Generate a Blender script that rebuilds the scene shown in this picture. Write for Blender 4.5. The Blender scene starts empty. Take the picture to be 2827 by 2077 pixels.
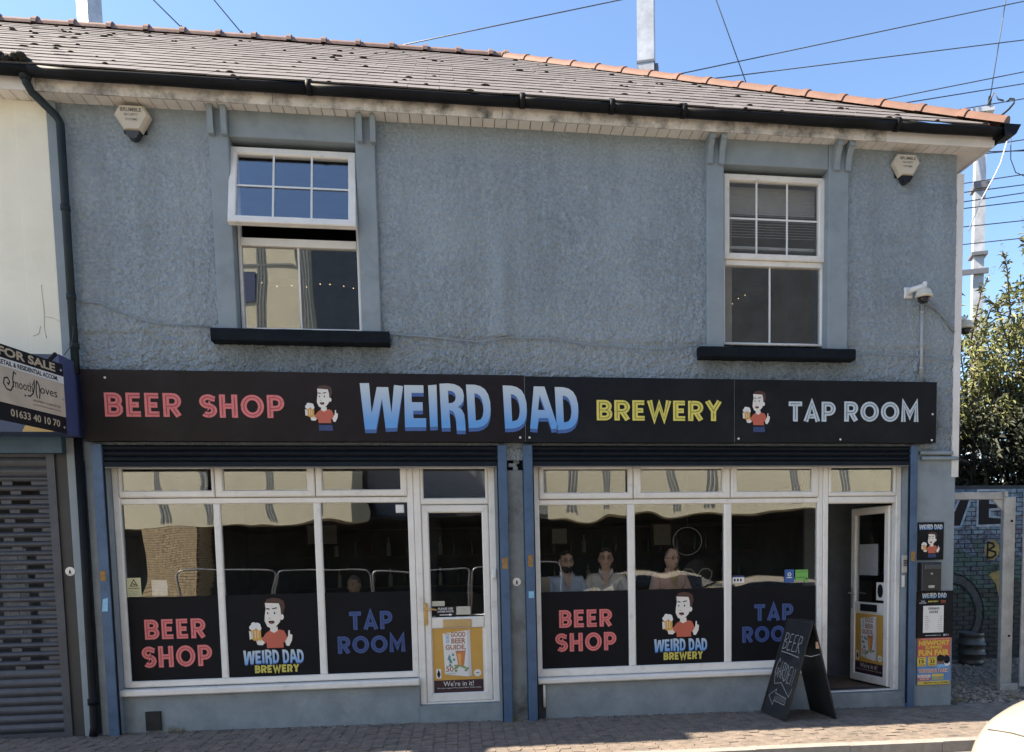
import bpy, math, random
from mathutils import Vector, Matrix, noise
from mathutils.geometry import tessellate_polygon
R = random.Random(7)
S = bpy.context.scene
COL = S.collection
rad = math.radians

# ------------------------------------------------------------------ camera, sky, sun, exposure
cd = bpy.data.cameras.new('camera')
cam = bpy.data.objects.new('camera', cd)
COL.objects.link(cam)
cr = Vector((0.98994141, -0.14032753, -0.01800514))
cdn = Vector((-0.02860729, -0.07390583, -0.99685483))
cf = Vector((0.13855549, 0.98734296, -0.07717683))
cam.matrix_world = Matrix(((cr.x, -cdn.x, -cf.x, 0), (cr.y, -cdn.y, -cf.y, -8.1694), (cr.z, -cdn.z, -cf.z, 1.724), (0, 0, 0, 1)))
cd.sensor_width = 36
cd.sensor_fit = 'HORIZONTAL'
cd.lens = 27.445
cd.shift_x = -0.0558
cd.shift_y = 0.2348
cd.clip_start = 0.05
cd.clip_end = 3000
S.camera = cam

TO_SUN = Vector((-1.08, 0.088, 1.0)).normalized()
w = bpy.data.worlds.new('World')
S.world = w
w.use_nodes = True
nt = w.node_tree
nt.nodes.clear()
sky = nt.nodes.new('ShaderNodeTexSky')
sky.sky_type = 'NISHITA'
sky.sun_disc = False
sky.sun_elevation = math.asin(TO_SUN.z)
sky.sun_rotation = math.atan2(TO_SUN.x, TO_SUN.y)
sky.air_density = 1.0
sky.dust_density = 0.5
sky.ozone_density = 3.6
bg = nt.nodes.new('ShaderNodeBackground')
bg.inputs['Strength'].default_value = 0.086
wo = nt.nodes.new('ShaderNodeOutputWorld')
nt.links.new(sky.outputs[0], bg.inputs[0])
nt.links.new(bg.outputs[0], wo.inputs[0])
sl = bpy.data.lights.new('sun', 'SUN')
sl.energy = 5.0
sl.angle = rad(0.53)
sl.color = (1.0, 0.87, 0.70)
so = bpy.data.objects.new('sun', sl)
COL.objects.link(so)
so.rotation_euler = (-TO_SUN).to_track_quat('-Z', 'Y').to_euler()
so.location = (-20, 5, 30)
S.view_settings.view_transform = 'Standard'
S.view_settings.look = 'None'
S.view_settings.gamma = 1
S.view_settings.use_curve_mapping = False
S.view_settings.exposure = 1.88
S.render.engine = 'CYCLES'
S.cycles.max_bounces = 10
S.cycles.transparent_max_bounces = 16
S.cycles.use_denoising = True

# ------------------------------------------------------------------ materials
MATS = {}


def mat(name, col, rough=0.6, var=0.12, vs=5.0, bump=0.0, bs=80.0, bd=0.01, metal=0.0, spec=0.5, col2=None, c2s=2.0, c2lo=0.5, c2hi=0.7, emit=None, coat=0.0):
    if name in MATS:
        return MATS[name]
    m = bpy.data.materials.new(name)
    m.use_nodes = True
    n = m.node_tree
    N, L = n.nodes, n.links
    b = N['Principled BSDF']
    b.inputs['Roughness'].default_value = rough
    b.inputs['Metallic'].default_value = metal
    b.inputs['Specular IOR Level'].default_value = spec
    b.inputs['Coat Weight'].default_value = coat
    geo = N.new('ShaderNodeNewGeometry')
    nz = N.new('ShaderNodeTexNoise')
    nz.inputs['Scale'].default_value = vs
    nz.inputs['Detail'].default_value = 6
    nz.inputs['Roughness'].default_value = 0.65
    L.new(geo.outputs['Position'], nz.inputs['Vector'])
    mx = N.new('ShaderNodeMix')
    mx.data_type = 'RGBA'
    mr = N.new('ShaderNodeMapRange')
    mr.inputs['From Min'].default_value = 0.3
    mr.inputs['From Max'].default_value = 0.7
    L.new(nz.outputs['Fac'], mr.inputs['Value'])
    L.new(mr.outputs[0], mx.inputs['Factor'])
    mx.inputs['A'].default_value = (*[c * (1 - var) for c in col], 1)
    mx.inputs['B'].default_value = (*[min(1, c * (1 + var)) for c in col], 1)
    out = mx.outputs['Result']
    if col2:
        n2 = N.new('ShaderNodeTexNoise')
        n2.inputs['Scale'].default_value = c2s
        n2.inputs['Detail'].default_value = 8
        n2.inputs['Roughness'].default_value = 0.7
        L.new(geo.outputs['Position'], n2.inputs['Vector'])
        r2 = N.new('ShaderNodeMapRange')
        r2.inputs['From Min'].default_value = c2lo
        r2.inputs['From Max'].default_value = c2hi
        L.new(n2.outputs['Fac'], r2.inputs['Value'])
        m2 = N.new('ShaderNodeMix')
        m2.data_type = 'RGBA'
        L.new(r2.outputs[0], m2.inputs['Factor'])
        L.new(out, m2.inputs['A'])
        m2.inputs['B'].default_value = (*col2, 1)
        out = m2.outputs['Result']
    L.new(out, b.inputs['Base Color'])
    if bump:
        nb = N.new('ShaderNodeTexNoise')
        nb.inputs['Scale'].default_value = bs
        nb.inputs['Detail'].default_value = 5
        L.new(geo.outputs['Position'], nb.inputs['Vector'])
        bp = N.new('ShaderNodeBump')
        bp.inputs['Strength'].default_value = bump
        bp.inputs['Distance'].default_value = bd
        L.new(nb.outputs['Fac'], bp.inputs['Height'])
        L.new(bp.outputs[0], b.inputs['Normal'])
    if emit:
        b.inputs['Emission Color'].default_value = (*col, 1)
        b.inputs['Emission Strength'].default_value = emit
    MATS[name] = m
    return m


def glass_mat(name, refl, wave, tint=(0.975, 0.985, 0.985)):
    m = bpy.data.materials.new(name)
    m.use_nodes = True
    N, L = m.node_tree.nodes, m.node_tree.links
    N.clear()
    o = N.new('ShaderNodeOutputMaterial')
    tr = N.new('ShaderNodeBsdfTransparent')
    tr.inputs[0].default_value = (*tint, 1)
    gl = N.new('ShaderNodeBsdfGlossy')
    gl.inputs['Roughness'].default_value = 0.004
    mx = N.new('ShaderNodeMixShader')
    fr = N.new('ShaderNodeLayerWeight')
    fr.inputs['Blend'].default_value = 0.25
    ma = N.new('ShaderNodeMath')
    ma.operation = 'MULTIPLY_ADD'
    ma.inputs[1].default_value = 0.7
    ma.inputs[2].default_value = refl
    ma.use_clamp = True
    geo = N.new('ShaderNodeNewGeometry')
    nb = N.new('ShaderNodeTexNoise')
    nb.inputs['Scale'].default_value = 1.5
    nb.inputs['Detail'].default_value = 1
    bp = N.new('ShaderNodeBump')
    bp.inputs['Strength'].default_value = 1.0
    bp.inputs['Distance'].default_value = wave
    L.new(geo.outputs['Position'], nb.inputs['Vector'])
    L.new(nb.outputs['Fac'], bp.inputs['Height'])
    L.new(bp.outputs[0], gl.inputs['Normal'])
    L.new(fr.outputs['Facing'], ma.inputs[0])
    L.new(ma.outputs[0], mx.inputs[0])
    L.new(tr.outputs[0], mx.inputs[1])
    L.new(gl.outputs[0], mx.inputs[2])
    L.new(mx.outputs[0], o.inputs[0])
    return m


def grad_mat(name, z0, c0, z1, c1, rough=0.4):
    """flat print that runs from colour c0 at height z0 to c1 at z1"""
    m = bpy.data.materials.new(name)
    m.use_nodes = True
    N, L = m.node_tree.nodes, m.node_tree.links
    b = N['Principled BSDF']
    b.inputs['Roughness'].default_value = rough
    geo = N.new('ShaderNodeNewGeometry')
    sp = N.new('ShaderNodeSeparateXYZ')
    L.new(geo.outputs['Position'], sp.inputs[0])
    mr = N.new('ShaderNodeMapRange')
    mr.inputs['From Min'].default_value = z0
    mr.inputs['From Max'].default_value = z1
    L.new(sp.outputs['Z'], mr.inputs['Value'])
    mx = N.new('ShaderNodeMix')
    mx.data_type = 'RGBA'
    L.new(mr.outputs[0], mx.inputs['Factor'])
    mx.inputs['A'].default_value = (*c0, 1)
    mx.inputs['B'].default_value = (*c1, 1)
    L.new(mx.outputs['Result'], b.inputs['Base Color'])
    return m


def worn_mat(name, col, dark=(0.012, 0.013, 0.016), lo=0.60, hi=0.66, sc=42):
    """print with fine worn-off flecks"""
    return mat(name, col, 0.55, 0.06, 8, col2=dark, c2s=sc, c2lo=lo, c2hi=hi)


GREY = (0.215, 0.245, 0.27)
M_wall = mat('render_rough_grey', (0.235, 0.278, 0.313), 0.85, 0.30, 34, col2=(0.13, 0.155, 0.17), c2s=1.1, c2lo=0.56, c2hi=0.85)
_n, _l = M_wall.node_tree.nodes, M_wall.node_tree.links
_g = _n.new('ShaderNodeNewGeometry')
_v = _n.new('ShaderNodeTexVoronoi')
_v.feature = 'SMOOTH_F1'
_v.inputs['Scale'].default_value = 38
_v.inputs['Smoothness'].default_value = 0.4
_w = _n.new('ShaderNodeTexNoise')
_w.inputs['Scale'].default_value = 24
_w.inputs['Detail'].default_value = 5
_l.new(_g.outputs['Position'], _v.inputs['Vector'])
_l.new(_g.outputs['Position'], _w.inputs['Vector'])
_m = _n.new('ShaderNodeMath')
_m.operation = 'SUBTRACT'
_l.new(_w.outputs['Fac'], _m.inputs[0])
_l.new(_v.outputs['Distance'], _m.inputs[1])
_b = _n.new('ShaderNodeBump')
_b.inputs['Strength'].default_value = 1.0
_b.inputs['Distance'].default_value = 0.019
_s = _n.new('ShaderNodeSeparateXYZ')
_l.new(_g.outputs['Position'], _s.inputs[0])
_k = _n.new('ShaderNodeTexNoise')
_k.inputs['Scale'].default_value = 1.6
_k.inputs['Detail'].default_value = 4
_l.new(_g.outputs['Position'], _k.inputs['Vector'])
_q = _n.new('ShaderNodeMath')
_q.operation = 'MULTIPLY_ADD'
_q.inputs[1].default_value = 0.9
_l.new(_k.outputs['Fac'], _q.inputs[0])
_l.new(_s.outputs['Z'], _q.inputs[2])
_t = _n.new('ShaderNodeValToRGB')
_t.color_ramp.elements[0].position = 0.0
_t.color_ramp.elements[0].color = (1.0, 1.0, 1.0, 1)
_t.color_ramp.elements[1].position = 1.0
_t.color_ramp.elements[1].color = (0.08, 0.08, 0.08, 1)
for _p, _c in ((0.30, 1.0), (0.36, 0.72), (0.62, 0.55), (0.87, 0.45), (0.91, 0.10)):
    _e = _t.color_ramp.elements.new(_p)
    _e.color = (_c, _c, _c, 1)
_r = _n.new('ShaderNodeMapRange')
_r.inputs['From Min'].default_value = 3.2
_r.inputs['From Max'].default_value = 6.5
_l.new(_q.outputs[0], _r.inputs['Value'])
_l.new(_r.outputs[0], _t.inputs[0])
_l.new(_t.outputs[0], _b.inputs['Strength'])
_l.new(_m.outputs[0], _b.inputs['Height'])
_mp = _n.new('ShaderNodeMapping')
_mp.inputs['Scale'].default_value = (4.5, 1.0, 0.55)
_l.new(_g.outputs['Position'], _mp.inputs['Vector'])
_st = _n.new('ShaderNodeTexNoise')
_st.inputs['Scale'].default_value = 1.0
_st.inputs['Detail'].default_value = 7
_st.inputs['Roughness'].default_value = 0.6
_l.new(_mp.outputs[0], _st.inputs['Vector'])
_sr = _n.new('ShaderNodeMapRange')
_sr.inputs['From Min'].default_value = 0.46
_sr.inputs['From Max'].default_value = 0.74
_sr.inputs['To Max'].default_value = 0.7
_l.new(_st.outputs['Fac'], _sr.inputs['Value'])
_sm = _n.new('ShaderNodeMix')
_sm.data_type = 'RGBA'
_bc = _n['Principled BSDF'].inputs['Base Color']
_l.new(_sr.outputs[0], _sm.inputs['Factor'])
_l.new(_bc.links[0].from_socket, _sm.inputs['A'])
_sm.inputs['B'].default_value = (0.175, 0.20, 0.21, 1)
_p2 = _n.new('ShaderNodeTexNoise')
_p2.inputs['Scale'].default_value = 0.7
_p2.inputs['Detail'].default_value = 3
_l.new(_g.outputs['Position'], _p2.inputs['Vector'])
_pr = _n.new('ShaderNodeMapRange')
_pr.inputs['From Min'].default_value = 0.45
_pr.inputs['From Max'].default_value = 0.68
_pr.inputs['To Max'].default_value = 0.55
_l.new(_p2.outputs['Fac'], _pr.inputs['Value'])
_pm = _n.new('ShaderNodeMix')
_pm.data_type = 'RGBA'
_l.new(_pr.outputs[0], _pm.inputs['Factor'])
_l.new(_sm.outputs['Result'], _pm.inputs['A'])
_pm.inputs['B'].default_value = (0.32, 0.365, 0.395, 1)
_last = _pm.outputs['Result']
for _cx, _hw, _zt in ((-1.445, 0.80, 3.83), (3.42, 0.84, 3.76)):
    # dirty run-off marks under each sill, ragged by the streak noise
    _a = _n.new('ShaderNodeMath')
    _a.operation = 'SUBTRACT'
    _a.inputs[1].default_value = _cx
    _l.new(_s.outputs['X'], _a.inputs[0])
    _ab = _n.new('ShaderNodeMath')
    _ab.operation = 'ABSOLUTE'
    _l.new(_a.outputs[0], _ab.inputs[0])
    _xm = _n.new('ShaderNodeMapRange')
    _xm.inputs['From Min'].default_value = _hw + 0.10
    _xm.inputs['From Max'].default_value = _hw - 0.10
    _l.new(_ab.outputs[0], _xm.inputs['Value'])
    _zm = _n.new('ShaderNodeMapRange')
    _zm.inputs['From Min'].default_value = _zt - 0.45
    _zm.inputs['From Max'].default_value = _zt
    _zm.clamp = True
    _l.new(_s.outputs['Z'], _zm.inputs['Value'])
    _zc = _n.new('ShaderNodeMath')
    _zc.operation = 'LESS_THAN'
    _zc.inputs[1].default_value = _zt + 0.05
    _l.new(_s.outputs['Z'], _zc.inputs[0])
    _m1 = _n.new('ShaderNodeMath')
    _m1.operation = 'MULTIPLY'
    _l.new(_xm.outputs[0], _m1.inputs[0])
    _l.new(_zm.outputs[0], _m1.inputs[1])
    _m2 = _n.new('ShaderNodeMath')
    _m2.operation = 'MULTIPLY'
    _l.new(_m1.outputs[0], _m2.inputs[0])
    _l.new(_zc.outputs[0], _m2.inputs[1])
    _m3 = _n.new('ShaderNodeMath')
    _m3.operation = 'MULTIPLY'
    _l.new(_m2.outputs[0], _m3.inputs[0])
    _l.new(_st.outputs['Fac'], _m3.inputs[1])
    _mm = _n.new('ShaderNodeMix')
    _mm.data_type = 'RGBA'
    _l.new(_m3.outputs[0], _mm.inputs['Factor'])
    _l.new(_last, _mm.inputs['A'])
    _mm.inputs['B'].default_value = (0.085, 0.10, 0.105, 1)
    _last = _mm.outputs['Result']
_l.new(_last, _bc)
_l.new(_b.outputs[0], _n['Principled BSDF'].inputs['Normal'])
M_smooth = mat('render_smooth_grey', (0.24, 0.283, 0.312), 0.75, 0.10, 4, bump=0.25, bs=60, bd=0.006, col2=(0.13, 0.15, 0.165), c2s=1.6, c2lo=0.55, c2hi=0.8)
M_plinth = mat('plinth_grey', (0.225, 0.26, 0.285), 0.7, 0.18, 5, bump=0.25, bs=40, bd=0.006, col2=(0.33, 0.36, 0.375), c2s=2.3, c2lo=0.58, c2hi=0.8)
M_black = mat('black_paint', (0.008, 0.0115, 0.016), 0.75, 0.3, 9, spec=.12, bump=0.4, bs=45, bd=0.006)
M_pipe = mat('black_pipe', (0.017, 0.027, 0.032), 0.55, 0.25, 8, bump=0.1, bs=30, spec=.25)
M_gut = mat('gutter_black', (0.009, 0.010, 0.012), 0.55, 0.3, 6, spec=.15)
M_fas = mat('fascia_dirty_white', (0.66, 0.61, 0.55), 0.6, 0.2, 3, col2=(0.03, 0.03, 0.032), c2s=4.0, c2lo=0.45, c2hi=0.70)
M_fasc = mat('fascia_white', (0.72, 0.69, 0.66), 0.5, 0.1, 3)
M_soff = mat('soffit_white', (0.74, 0.70, 0.65), 0.5, 0.12, 4)
M_upvc = mat('upvc_white', (0.76, 0.735, 0.69), 0.35, 0.07, 4, col2=(0.36, 0.33, 0.28), c2s=7, c2lo=0.56, c2hi=0.95)
M_gasket = mat('gasket_dark', (0.05, 0.048, 0.045), 0.7)
M_blue = mat('blue_paint', (0.055, 0.105, 0.19), 0.5, 0.15, 6, col2=(0.035, 0.07, 0.13), c2s=5)
M_shut = mat('shutter_navy', (0.009, 0.013, 0.020), 0.6, 0.25, 10, spec=.15)
M_sign = mat('sign_black', (0.0085, 0.010, 0.0135), 0.42, 0.2, 3, spec=.16, col2=(0.019, 0.021, 0.025), c2s=2.4, c2lo=.5, c2hi=.8)
M_signl = mat('sign_black_brown', (0.0145, 0.0105, 0.0115), 0.42, 0.2, 3, spec=.16, col2=(0.023, 0.020, 0.022), c2s=2.4, c2lo=.5, c2hi=.8)
M_vinyl = mat('vinyl_black', (0.008, 0.0085, 0.0115), 0.5, 0.15, 3, spec=.12)
M_slate = mat('roof_tile', (0.142, 0.130, 0.129), 0.85, 0.16, 3.5, bump=0.3, bs=50, bd=0.006, col2=(0.092, 0.088, 0.088), c2s=2.2, c2lo=0.5, c2hi=0.8)
M_ridge = mat('ridge_tile', (0.22, 0.145, 0.12), 0.8, 0.2, 5, bump=0.3, bs=60, bd=0.005, col2=(0.16, 0.125, 0.11), c2s=6, c2lo=0.55, c2hi=0.8)
M_hip = mat('hip_tile', (0.175, 0.095, 0.068), 0.75, 0.16, 4, bump=0.3, bs=60, bd=0.005, col2=(0.25, 0.14, 0.10), c2s=7, c2lo=0.55, c2hi=0.8)
M_moss = mat('moss', (0.022, 0.021, 0.017), 0.95, 0.4, 20, bump=0.8, bs=90)
M_cream = mat('cream_render', (0.80, 0.765, 0.64), 0.8, 0.05, 2, bump=0.2, bs=40, bd=0.004, col2=(0.70, 0.665, 0.56), c2s=1.7, c2lo=0.55, c2hi=0.85)
M_block = mat('paving_block', (0.18, 0.146, 0.118), 0.9, 0.35, 9, bump=0.5, bs=120, bd=0.004, col2=(0.10, 0.09, 0.083), c2s=4, c2lo=0.5, c2hi=0.75)
M_sand = mat('joint_sand', (0.055, 0.05, 0.045), 0.95, 0.3, 12)
M_kerb = mat('kerb_stone', (0.27, 0.25, 0.225), 0.85, 0.2, 12, bump=0.3, bs=90)
M_road = mat('asphalt', (0.12, 0.112, 0.10), 0.85, 0.25, 20, bump=0.5, bs=200, bd=0.004)
M_ground = mat('rough_ground', (0.17, 0.145, 0.12), 0.95, 0.35, 9, bump=0.7, bs=30, bd=0.02)
M_grav = mat('gravel', (0.25, 0.21, 0.17), 0.9, 0.45, 14)
M_galv = mat('galvanised', (0.44, 0.44, 0.435), 0.5, 0.22, 5, metal=0.35)
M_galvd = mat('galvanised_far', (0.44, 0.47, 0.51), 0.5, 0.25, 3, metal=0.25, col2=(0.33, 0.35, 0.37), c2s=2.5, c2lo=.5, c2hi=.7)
M_wire = mat('wire_dark', (0.05, 0.055, 0.065), 0.5)
M_white = mat('white_plastic', (0.72, 0.71, 0.68), 0.4, 0.06)
M_whitep = mat('white_print', (0.72, 0.72, 0.70), 0.6, 0.04)
M_pale = mat('pale_skin_print', (0.74, 0.70, 0.64), 0.55, 0.03)
M_ink = mat('dark_print', (0.014, 0.014, 0.017), 0.6, 0.05, spec=.2)
M_brass = mat('brass', (0.62, 0.40, 0.14), 0.35, 0.1, metal=0.6)
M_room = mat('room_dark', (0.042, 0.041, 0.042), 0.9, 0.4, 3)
M_roomf = mat('room_floor', (0.16, 0.11, 0.075), 0.6, 0.3, 4)
M_wood = mat('wood_dark', (0.055, 0.035, 0.022), 0.6, 0.3, 6)
M_brick = mat('brick_brown', (0.13, 0.085, 0.06), 0.9, 0.35, 7, bump=0.4, bs=60)
M_glassL = glass_mat('window_glass_shop', 0.125, 0.0045)
M_glassU = glass_mat('window_glass_upper', 0.115, 0.002)
M_pink = worn_mat('pink_print', (0.68, 0.185, 0.185))
M_yell = worn_mat('yellow_print', (0.70, 0.62, 0.13))
M_ice = worn_mat('ice_print', (0.52, 0.60, 0.66))
M_blup = worn_mat('blue_print', (0.035, 0.078, 0.25))
M_red = mat('red_print', (0.50, 0.115, 0.07), 0.6, 0.05)
M_hair = mat('brown_print', (0.065, 0.028, 0.02), 0.6, 0.05)
M_beer = mat('amber_print', (0.62, 0.34, 0.06), 0.6, 0.05)
M_navy = mat('navy_print', (0.03, 0.055, 0.16), 0.6, 0.05)
M_gold = mat('gold_poster', (0.56, 0.32, 0.065), 0.5, 0.05)
M_maroon = mat('maroon_print', (0.035, 0.013, 0.020), 0.5, 0.08)
M_skyb = mat('skyblue_print', (0.20, 0.42, 0.66), 0.5, 0.05)
M_green = mat('green_print', (0.16, 0.42, 0.09), 0.5, 0.05)
M_carw = mat('car_white', (0.31, 0.288, 0.245), 0.3, 0.02, coat=0.5, spec=.4)
M_tyre = mat('tyre', (0.012, 0.012, 0.012), 0.8)
M_carg = mat('car_glass', (0.01, 0.012, 0.014), 0.05)
M_chalk = mat('chalk', (0.30, 0.31, 0.31), 0.9, 0.3, 40, col2=(0.02, 0.021, 0.022), c2s=60, c2lo=0.5, c2hi=0.7)
M_board = mat('chalkboard', (0.014, 0.0155, 0.018), 0.55, 0.35, 4, col2=(0.045, 0.048, 0.05), c2s=3, c2lo=0.55, c2hi=0.8)
M_rust = mat('rust', (0.30, 0.17, 0.05), 0.8, 0.3, 30, col2=(0.12, 0.05, 0.02), c2s=40)

# ------------------------------------------------------------------ object helpers
WL = {}


def thing(name, label, cat, loc=(0, 0, 0), group=None, rotz=0.0, local=False):
    """Empty at the thing's base. local=True: children are given in the Empty's own frame"""
    o = bpy.data.objects.new(name, None)
    o.empty_display_size = 0.1
    COL.objects.link(o)
    o.location = loc
    o.rotation_euler = (0, 0, rotz)
    o['label'] = label
    o['category'] = cat
    if group:
        o['group'] = group
    WL[o.name] = Vector((0, 0, 0)) if local else Vector(loc)
    return o


def tag(o, label, cat, group=None):
    o['label'] = label
    o['category'] = cat
    if group:
        o['group'] = group
    return o


def struct(o):
    o['kind'] = 'structure'
    return o


def link(name, me, loc, parent=None):
    """loc in world (or in the local frame of a local thing)"""
    o = bpy.data.objects.new(name, me)
    COL.objects.link(o)
    loc = Vector(loc)
    if parent is not None:
        o.parent = parent
        o.location = loc - WL[parent.name]
    else:
        o.location = loc
    WL[o.name] = loc
    return o


class MB:
    def __init__(s):
        s.v, s.f, s.m, s.sm = [], [], [], []

    def add(s, vs, fs, mi=0, smooth=False):
        b = len(s.v)
        s.v += [tuple(v) for v in vs]
        for f in fs:
            s.f.append(tuple(b + i for i in f))
            s.m.append(mi)
            s.sm.append(smooth)
        return s

    def box(s, x0, x1, y0, y1, z0, z1, mi=0, rot=None, bev=0.0):
        if bev:
            return s.bevbox(x0, x1, y0, y1, z0, z1, bev, mi)
        vs = [(x, y, z) for z in (z0, z1) for y in (y0, y1) for x in (x0, x1)]
        if rot:
            vs = [rot @ Vector(v) for v in vs]
        return s.add(vs, [(0, 1, 5, 4), (1, 3, 7, 5), (3, 2, 6, 7), (2, 0, 4, 6), (4, 5, 7, 6), (2, 3, 1, 0)], mi)

    def bevbox(s, x0, x1, y0, y1, z0, z1, b, mi=0):
        """box whose front (-y) edges are chamfered"""
        vs = [(x0, y1, z0), (x1, y1, z0), (x1, y1, z1), (x0, y1, z1),
              (x0, y0 + b, z0), (x1, y0 + b, z0), (x1, y0 + b, z1), (x0, y0 + b, z1),
              (x0 + b, y0, z0 + b), (x1 - b, y0, z0 + b), (x1 - b, y0, z1 - b), (x0 + b, y0, z1 - b)]
        fs = [(0, 3, 2, 1), (8, 9, 10, 11)]
        for i in range(4):
            j = (i + 1) % 4
            fs.append((i, j, 4 + j, 4 + i))
            fs.append((4 + i, 4 + j, 8 + j, 8 + i))
        return s.add(vs, fs, mi)

    def prism(s, poly, y0, y1, mi=0, axis='y', holes=None):
        """polygon in the x-z plane (CCW seen from -y) extruded from y0 (front) to y1 (back). axis 'x': poly is (y,z), extruded along x"""
        def P(p, d):
            return (p[0], d, p[1]) if axis == 'y' else (d, p[0], p[1])
        loops = [poly] + (holes or [])
        flat = [p for lp in loops for p in lp]
        n = len(flat)
        tri = tessellate_polygon([[Vector((p[0], p[1], 0)) for p in lp] for lp in loops])
        vs = [P(p, y0) for p in flat] + [P(p, y1) for p in flat]
        fs = []
        for t in tri:
            a, b, c = [Vector((*flat[i], 0)) for i in t]
            if (b - a).cross(c - a).z < 0:
                t = (t[0], t[2], t[1])
            fs.append(tuple(t))
            fs.append(tuple(n + i for i in reversed(t)))
        k = 0
        for lp in loops:
            for i in range(len(lp)):
                j = (i + 1) % len(lp)
                fs.append((k + j, k + i, n + k + i, n + k + j))
            k += len(lp)
        return s.add(vs, fs, mi)

    def flat(s, poly, y, mi=0, holes=None):
        loops = [poly] + (holes or [])
        flat = [p for lp in loops for p in lp]
        tri = tessellate_polygon([[Vector((p[0], p[1], 0)) for p in lp] for lp in loops])
        fs = []
        for t in tri:
            a, b, c = [Vector((*flat[i], 0)) for i in t]
            if (b - a).cross(c - a).z < 0:
                t = (t[0], t[2], t[1])
            fs.append(tuple(t))
        return s.add([(p[0], y, p[1]) for p in flat], fs, mi)

    def rect(s, x0, x1, z0, z1, y, mi=0):
        return s.add([(x0, y, z0), (x1, y, z0), (x1, y, z1), (x0, y, z1)], [(0, 1, 2, 3)], mi)

    def tube(s, pts, r, n=8, mi=0, caps=True, closed=False):
        pts = [Vector(p) for p in pts]
        rs = r if isinstance(r, (list, tuple)) else [r] * len(pts)
        b = len(s.v)
        up = None
        N = len(pts)
        for i, p in enumerate(pts):
            if closed:
                d = pts[(i + 1) % N] - pts[i - 1]
            else:
                d = pts[min(i + 1, N - 1)] - pts[max(i - 1, 0)]
            d.normalize()
            if up is None:
                up = d.orthogonal().normalized()
            up = (up - d * up.dot(d))
            if up.length < 1e-5:
                up = d.orthogonal()
            up.normalize()
            sd = d.cross(up)
            for k in range(n):
                a = 2 * math.pi * k / n
                s.v.append(tuple(p + (up * math.cos(a) + sd * math.sin(a)) * rs[i]))
        for i in range(N if closed else N - 1):
            i2 = (i + 1) % N
            for k in range(n):
                k2 = (k + 1) % n
                s.f.append((b + i * n + k, b + i * n + k2, b + i2 * n + k2, b + i2 * n + k))
                s.m.append(mi)
                s.sm.append(True)
        if caps and not closed:
            s.f.append(tuple(b + k for k in reversed(range(n))))
            s.f.append(tuple(b + (N - 1) * n + k for k in range(n)))
            s.m += [mi, mi]
            s.sm += [False, False]
        return s

    def lathe(s, prof, c=(0, 0, 0), n=16, mi=0, axis='z', smooth=True):
        """prof: (radius, height) pairs from bottom to top"""
        b = len(s.v)
        c = Vector(c)
        for (r, h) in prof:
            for k in range(n):
                a = 2 * math.pi * k / n
                u, v = r * math.cos(a), r * math.sin(a)
                p = (u, v, h) if axis == 'z' else ((u, -h, v) if axis == '-y' else (h, u, v))
                s.v.append(tuple(c + Vector(p)))
        for i in range(len(prof) - 1):
            for k in range(n):
                k2 = (k + 1) % n
                s.f.append((b + i * n + k, b + i * n + k2, b + (i + 1) * n + k2, b + (i + 1) * n + k))
                s.m.append(mi)
                s.sm.append(smooth)
        s.f.append(tuple(b + k for k in reversed(range(n))))
        s.f.append(tuple(b + (len(prof) - 1) * n + k for k in range(n)))
        s.m += [mi, mi]
        s.sm += [False, False]
        return s

    def ball(s, c, r, n=10, m=7, mi=0):
        r = r if isinstance(r, (tuple, list)) else (r, r, r)
        b = len(s.v)
        for i in range(m + 1):
            t = math.pi * i / m
            for k in range(n):
                a = 2 * math.pi * k / n
                s.v.append((c[0] + r[0] * math.sin(t) * math.cos(a), c[1] + r[1] * math.sin(t) * math.sin(a), c[2] - r[2] * math.cos(t)))
        for i in range(m):
            for k in range(n):
                k2 = (k + 1) % n
                s.f.append((b + i * n + k, b + i * n + k2, b + (i + 1) * n + k2, b + (i + 1) * n + k))
                s.m.append(mi)
                s.sm.append(True)
        return s

    def xform(s, M):
        s.v = [tuple(M @ Vector(v)) for v in s.v]
        return s

    def mesh(s, name, mats, loc):
        me = bpy.data.meshes.new(name)
        L = Vector(loc)
        me.from_pydata([(v[0] - L.x, v[1] - L.y, v[2] - L.z) for v in s.v], [], s.f)
        mats = mats if isinstance(mats, (list, tuple)) else [mats]
        for m in mats:
            me.materials.append(m)
        if len(mats) > 1:
            me.polygons.foreach_set('material_index', s.m)
        if any(s.sm):
            me.polygons.foreach_set('use_smooth', s.sm)
        me.update()
        return me

    def build(s, name, mats, parent=None, loc=None):
        if loc is None:
            xs = [v[0] for v in s.v]
            ys = [v[1] for v in s.v]
            zs = [v[2] for v in s.v]
            loc = ((min(xs) + max(xs)) / 2, (min(ys) + max(ys)) / 2, min(zs))
        return link(name, s.mesh(name, mats, loc), loc, parent)


def part(name, m, parent, *boxes):
    b = MB()
    for bx in boxes:
        b.box(*bx)
    return b.build(name, m, parent)


# ------------------------------------------------------------------ lettering
TC = {}


def text_pts(body, bold):
    k = (body, bold)
    if k not in TC:
        cu = bpy.data.curves.new('lettering', 'FONT')
        cu.body = body
        cu.offset = bold
        cu.align_x = 'CENTER'
        cu.space_line = 0.9
        cu.resolution_u = 3
        ob = bpy.data.objects.new('lettering', cu)
        me = bpy.data.meshes.new_from_object(ob)
        TC[k] = ([tuple(v.co) for v in me.vertices], [tuple(p.vertices) for p in me.polygons])
        bpy.data.objects.remove(ob)
        bpy.data.curves.remove(cu)
        bpy.data.meshes.remove(me)
    return TC[k]


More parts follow.
